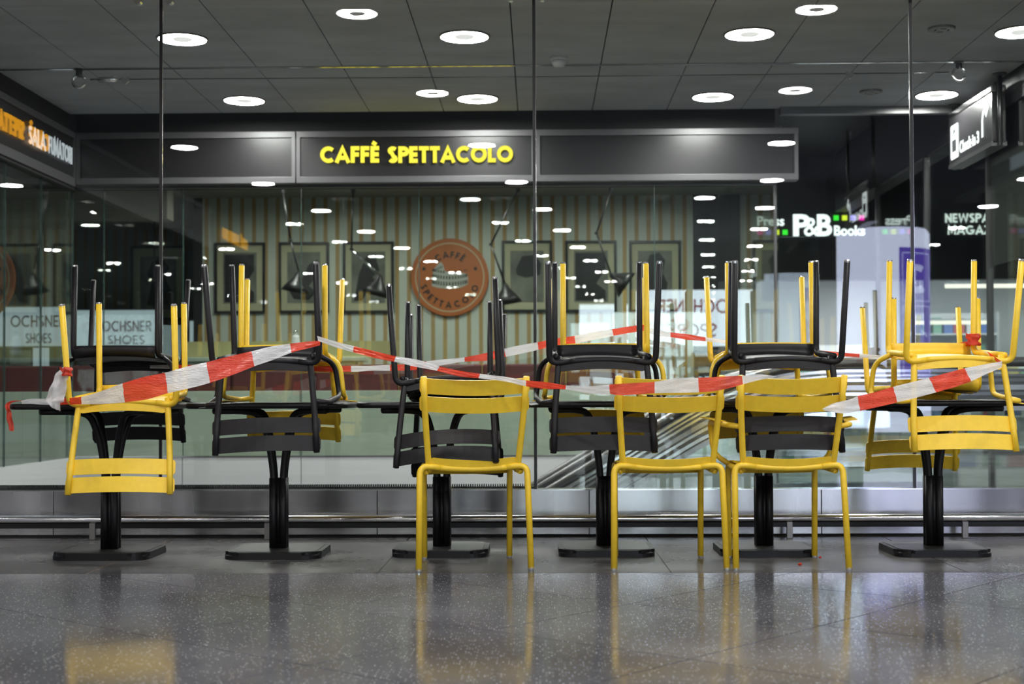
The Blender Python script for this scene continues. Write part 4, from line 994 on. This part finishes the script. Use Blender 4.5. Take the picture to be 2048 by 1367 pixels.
inverted('yellow', False, False, 1822, 1872, 7.56, 7.06, 1.255, 1.7, 0, 'upside-down yellow side chair beneath the armchair on the far right table')

# ------------------------------------------------------------------ barrier tape
def tape(label, pts, Y=None, name='barrier_tape', sub=10, crinkle=.004, seed=1):
    """pts: (px top, py top, px bottom, py bottom, Y top, Y bottom, colour of the piece that follows) -> striped ribbon, each colour piece its own strip of faces"""
    rnd = random.Random(seed)
    T_ = [P(a, b, e) for a, b, c, d_, e, f, g in pts]; B_ = [P(c, d_, f) for a, b, c, d_, e, f, g in pts]
    bm = bmesh.new(); rows = []; cols = []
    nw = 6
    def cr(Q, i, u):
        p0_, p1_, p2_, p3_ = Q[max(i - 1, 0)], Q[i], Q[i + 1], Q[min(i + 2, len(Q) - 1)]
        return p1_ * 1.0 + (p2_ - p0_) * (.5 * u) + (p0_ * 2 - p1_ * 5 + p2_ * 4 - p3_) * (.5 * u * u) + (p1_ * 3 - p0_ - p2_ * 3 + p3_) * (.5 * u ** 3)
    ph = [rnd.uniform(0, 6.28) for _ in range(nw + 1)]
    for i in range(len(pts) - 1):
        for j in range(sub + (1 if i == len(pts) - 2 else 0)):
            u = j / sub; a, b = cr(T_, i, u), cr(B_, i, u)
            row = []
            for k in range(nw + 1):
                v = k / nw; p = a.lerp(b, v); p.y += crinkle * math.sin((i + u) * 2.1 + ph[k]) * (1 if 0 < k < nw else .5) + crinkle * .6 * math.sin((i + u) * 5.3 + ph[k] * 2)
                row.append(bm.verts.new(p))
            rows.append(row); cols.append(0 if pts[i][6] == 'r' else 1)
    for r_i in range(len(rows) - 1):
        for k in range(nw):
            f = bm.faces.new((rows[r_i][k], rows[r_i][k + 1], rows[r_i + 1][k + 1], rows[r_i + 1][k])); f.material_index = cols[r_i]; f.smooth = True
    o = mesh_obj(name, bm, [M['tape_r'], M['tape_w']], None)
    if label: tag(o, label, 'barrier tape', 'red and white barrier tape')
    return o
Yn = 6.20
tape('red and white tape rising from the far left table to the second table', [
    (117, 796, 117, 809, 6.62, 6.62, 'r'), (163, 793, 163, 808, 6.40, 6.40, 'w'), (205, 781, 210, 807, 6.27, 6.27, 'w'), (245, 766, 250, 804, 6.22, 6.22, 'r'), (290, 753, 294, 798, 6.20, 6.20, 'r'), (330, 745, 336, 786, 6.20, 6.20, 'w'), (372, 733, 379, 776, 6.22, 6.22, 'w'),
    (413, 724, 420, 765, 6.25, 6.25, 'r'), (460, 712, 464, 750, 6.28, 6.28, 'r'), (503, 702, 509, 732, 6.31, 6.31, 'w'), (545, 692, 549, 718, 6.34, 6.34, 'w'), (580, 687, 583, 705, 6.36, 6.36, 'r'), (612, 683, 613, 697, 6.38, 6.38, 'r'), (641, 681, 640, 690, 6.40, 6.40, 'r')], seed=3)
tape('red and white tape falling from the second table to the first upright chair', [
    (634, 671, 636, 681, 6.40, 6.40, 'w'), (670, 682, 670, 694, 6.36, 6.36, 'w'), (708, 692, 706, 704, 6.33, 6.33, 'r'), (750, 702, 748, 715, 6.30, 6.30, 'r'), (792, 712, 788, 723, 6.27, 6.27, 'w'), (835, 719, 832, 733, 6.26, 6.26, 'w'), (879, 732, 874, 741, 6.26, 6.26, 'r'), (920, 741, 917, 752, 6.26, 6.26, 'r'), (960, 747, 957, 756, 6.27, 6.27, 'w'), (1010, 753, 1008, 762, 6.27, 6.27, 'w'),
    (1052, 760, 1052, 772, 6.24, 6.24, 'r'), (1095, 764, 1094, 777, 6.18, 6.18, 'r'), (1132, 770, 1131, 778, 6.12, 6.12, 'w'), (1175, 772, 1174, 786, 6.04, 6.04, 'w'), (1219, 769, 1219, 790, 5.975, 5.975, 'w')], seed=4)
tape('wide red and white tape drawn across the back of the second upright chair', [
    (1218, 769, 1220, 787, 5.97, 5.97, 'r'), (1240, 767, 1240, 790, 5.955, 5.955, 'r'), (1275, 765, 1276, 788, 5.95, 5.95, 'r'), (1309, 763, 1309, 786, 5.95, 5.95, 'w'), (1352, 756, 1352, 785, 5.95, 5.95, 'w'), (1396, 755, 1398, 784, 5.95, 5.95, 'r'), (1440, 753, 1440, 780, 5.95, 5.95, 'r'), (1484, 751, 1486, 768, 5.955, 5.955, 'w'), (1518, 748, 1516, 760, 5.99, 5.99, 'w'), (1552, 752, 1545, 755, 6.04, 6.04, 'w')], seed=5)
tape('red and white tape rising from the upright armchair to the far right table', [
    (1644, 817, 1650, 821, 6.02, 6.02, 'w'), (1668, 806, 1682, 826, 6.02, 6.02, 'w'), (1700, 798, 1700, 825, 6.06, 6.06, 'w'), (1715, 792, 1720, 821, 6.1, 6.1, 'r'), (1752, 783, 1757, 813, 6.14, 6.14, 'r'), (1786, 773, 1795, 804, 6.17, 6.17, 'w'), (1822, 764, 1832, 795, 6.2, 6.2, 'w'), (1858, 755, 1872, 784, 6.22, 6.22, 'r'), (1895, 745, 1908, 774, 6.23, 6.23, 'r'), (1929, 736, 1942, 762, 6.25, 6.25, 'w'), (1970, 728, 1972, 748, 6.28, 6.28, 'w'), (2004, 722, 2004, 734, 6.33, 6.33, 'w')], seed=6)
tape('far red and white tape behind the tables, sloping up to the fourth table', [
    (300, 730, 300, 736, 7.45, 7.45, 'w'), (350, 729, 350, 737, 7.45, 7.45, 'r'), (396, 730, 396, 735, 7.45, 7.45, 'w'), (440, 731, 440, 737, 7.45, 7.45, 'w'), (560, 732, 560, 740, 7.45, 7.45, 'w'), (625, 732, 625, 742, 7.45, 7.45, 'r'), (702, 731, 702, 743, 7.45, 7.45, 'w'), (740, 731, 740, 741, 7.45, 7.45, 'w'), (780, 729, 780, 741, 7.45, 7.45, 'r'), (822, 727, 822, 740, 7.45, 7.45, 'r'), (852, 722, 852, 735, 7.45, 7.45, 'w'), (890, 718, 890, 729, 7.44, 7.44, 'w'), (929, 714, 929, 723, 7.44, 7.44, 'r'), (970, 706, 970, 721, 7.43, 7.43, 'r'),
    (1008, 697, 1012, 713, 7.43, 7.43, 'w'), (1045, 689, 1047, 706, 7.42, 7.42, 'w'), (1075, 684, 1077, 699, 7.41, 7.41, 'r'), (1115, 676, 1117, 690, 7.4, 7.4, 'r'), (1149, 671, 1151, 687, 7.4, 7.4, 'w'), (1190, 663, 1192, 678, 7.4, 7.4, 'w'), (1224, 658, 1227, 671, 7.4, 7.4, 'r'), (1260, 652, 1262, 665, 7.4, 7.4, 'r'), (1288, 649, 1288, 661, 7.4, 7.4, 'r')], seed=8)
tape('far red and white tape behind the tables, sloping down to the far right table', [
    (1288, 652, 1288, 662, 7.4, 7.4, 'w'), (1315, 659, 1315, 671, 7.4, 7.4, 'w'), (1341, 664, 1341, 674, 7.4, 7.4, 'r'), (1375, 668, 1375, 679, 7.4, 7.4, 'r'), (1411, 674, 1411, 682, 7.4, 7.4, 'w'), (1455, 680, 1455, 687, 7.4, 7.4, 'w'), (1495, 686, 1495, 692, 7.4, 7.4, 'r'), (1560, 693, 1560, 700, 7.4, 7.4, 'w'), (1638, 700, 1638, 708, 7.4, 7.4, 'r'), (1680, 704, 1680, 712, 7.4, 7.4, 'r'), (1719, 707, 1719, 714, 7.4, 7.4, 'w'), (1780, 710, 1780, 719, 7.35, 7.35, 'w'), (1840, 700, 1840, 712, 7.25, 7.25, 'r'), (1945, 680, 1945, 692, 6.98, 6.98, 'r')], seed=9)
# knots and loose ends
def crumple(label, px, py, Y, w_, h_, seed, m='tape_w', dent=.35, name='tape_end'):
    rnd = random.Random(seed); c = P(px, py, Y); bm = bmesh.new(); bmesh.ops.create_icosphere(bm, subdivisions=3, radius=1)
    for v in bm.verts:
        n_ = v.co.copy(); k = 1 - dent * abs(math.sin(n_.x * 5 + n_.z * 7 + seed) * math.cos(n_.z * 4 - n_.x * 6 + seed * 2)) + rnd.uniform(-.05, .05)
        v.co = Vector((n_.x * w_ * k, n_.y * min(w_, .018) * k, n_.z * h_ * k))
    o = mesh_obj(name, bm, M[m], None); o.location = c; tag(o, label, 'barrier tape', 'loose ends and knots of the tape'); return o
def loose(label, pts, seed, cr_=.01):
    o = tape(None, pts, sub=6, crinkle=cr_, seed=seed, name='tape_end'); tag(o, label, 'barrier tape', 'loose ends and knots of the tape'); return o
loose('crumpled white tape end hanging from the leg at the far left', [(126, 733, 138, 738, 6.42, 6.42, 'w'), (113, 748, 136, 754, 6.41, 6.39, 'w'), (101, 772, 134, 770, 6.38, 6.42, 'w'), (92, 795, 128, 800, 6.42, 6.38, 'w'), (98, 808, 122, 806, 6.38, 6.42, 'w'), (110, 818, 120, 822, 6.41, 6.40, 'w')], 11, .014)
def knot(label, px, py, Y, rad, hgt, lean=0, strap=True):
    c = P(px, py, Y); t = thing('tape_knot', label, 'barrier tape', tuple(c), (0, R(lean), 0), 'loose ends and knots of the tape')
    bm = bmesh.new(); prof = []
    for i in range(9):
        u = i / 8; prof.append((rad * (1 + .22 * math.sin(u * 9 + 1)), -hgt / 2 + hgt * u))
    lathe(bm, prof, seg=20, cap=True)
    for v in bm.verts:
        a_ = math.atan2(v.co.y, v.co.x); v.co.z += .004 * math.sin(a_ * 3 + v.co.z * 90); v.co.x *= 1 + .05 * math.sin(a_ * 5 + v.co.z * 140)
    bmesh.ops.recalc_face_normals(bm, faces=bm.faces); mesh_obj('wrap', bm, M['tape_r'], t, True)
    bm = bmesh.new()
    pr = [bm.verts.new(q) for q in ((-rad * .5, -rad, hgt * .3), (-rad * 1.5, -rad * 1.2, hgt * .62), (-rad * 1.4, -rad * .9, hgt * .2), (-rad * .6, -rad * 1.1, -hgt * .2))]
    bm.faces.new(pr); g = bmesh.ops.extrude_face_region(bm, geom=list(bm.faces))
    for e in g['geom']:
        if isinstance(e, bmesh.types.BMVert): e.co.y -= .003
    bmesh.ops.recalc_face_normals(bm, faces=bm.faces); mesh_obj('loose_flap', bm, M['tape_r'], t)
    return t
knot('red tape knot tied round the left leg of the far left chair', 135, 743, 6.39, .020, .036, 4)
knot('red tape knot binding two yellow legs on the far right table', 1946, 679, 6.95, .030, .052, 0)
loose('thin white tape end lying along the edge of the far left table', [(42, 801, 44, 808, 6.66, 6.66, 'w'), (62, 797, 62, 807, 6.64, 6.64, 'w'), (90, 797, 90, 809, 6.62, 6.62, 'w'), (120, 797, 120, 809, 6.61, 6.61, 'r')], 12, .004)
loose('shredded red tape end dangling off the corner of the far left table', [(24, 801, 46, 800, 6.64, 6.64, 'r'), (12, 807, 22, 806, 6.64, 6.64, 'r'), (13, 822, 22, 820, 6.64, 6.64, 'r'), (14, 842, 25, 838, 6.64, 6.64, 'r'), (20, 861, 28, 862, 6.64, 6.64, 'r')], 13, .008)
loose('red and white tape strand linking the knot to the chair on the far right table', [(1950, 690, 1958, 700, 6.93, 6.93, 'w'), (1962, 704, 1968, 714, 6.85, 6.85, 'w'), (1975, 703, 1980, 712, 6.7, 6.7, 'r'), (2002, 722, 1999, 730, 6.38, 6.38, 'r')], 14, .006)
# dead petals on the floor
for px, py, sc_, lb in ((1600, 1129, .012, 'small red scrap on the floor in front of the armchair'), (1640, 1115, .009, 'smaller red scrap on the floor behind the armchair')):
    Yq = 2844 * .79 / (py - 788); bm = bmesh.new(); bmesh.ops.create_icosphere(bm, subdivisions=2, radius=sc_)
    for v in bm.verts: v.co.z = max(-.3 * sc_, v.co.z * .5 * (1 + .5 * math.sin(v.co.x * 400))); v.co.x *= .8
    o = mesh_obj('litter_scrap', bm, M['tape_r']); o.location = (P(px, py, Yq).x, Yq, .3 * sc_); tag(o, lb, 'litter')
# clean duplicate proto naming of groups
for o in sc.objects:
    if o.parent is not None and 'category' in o: del o['category']
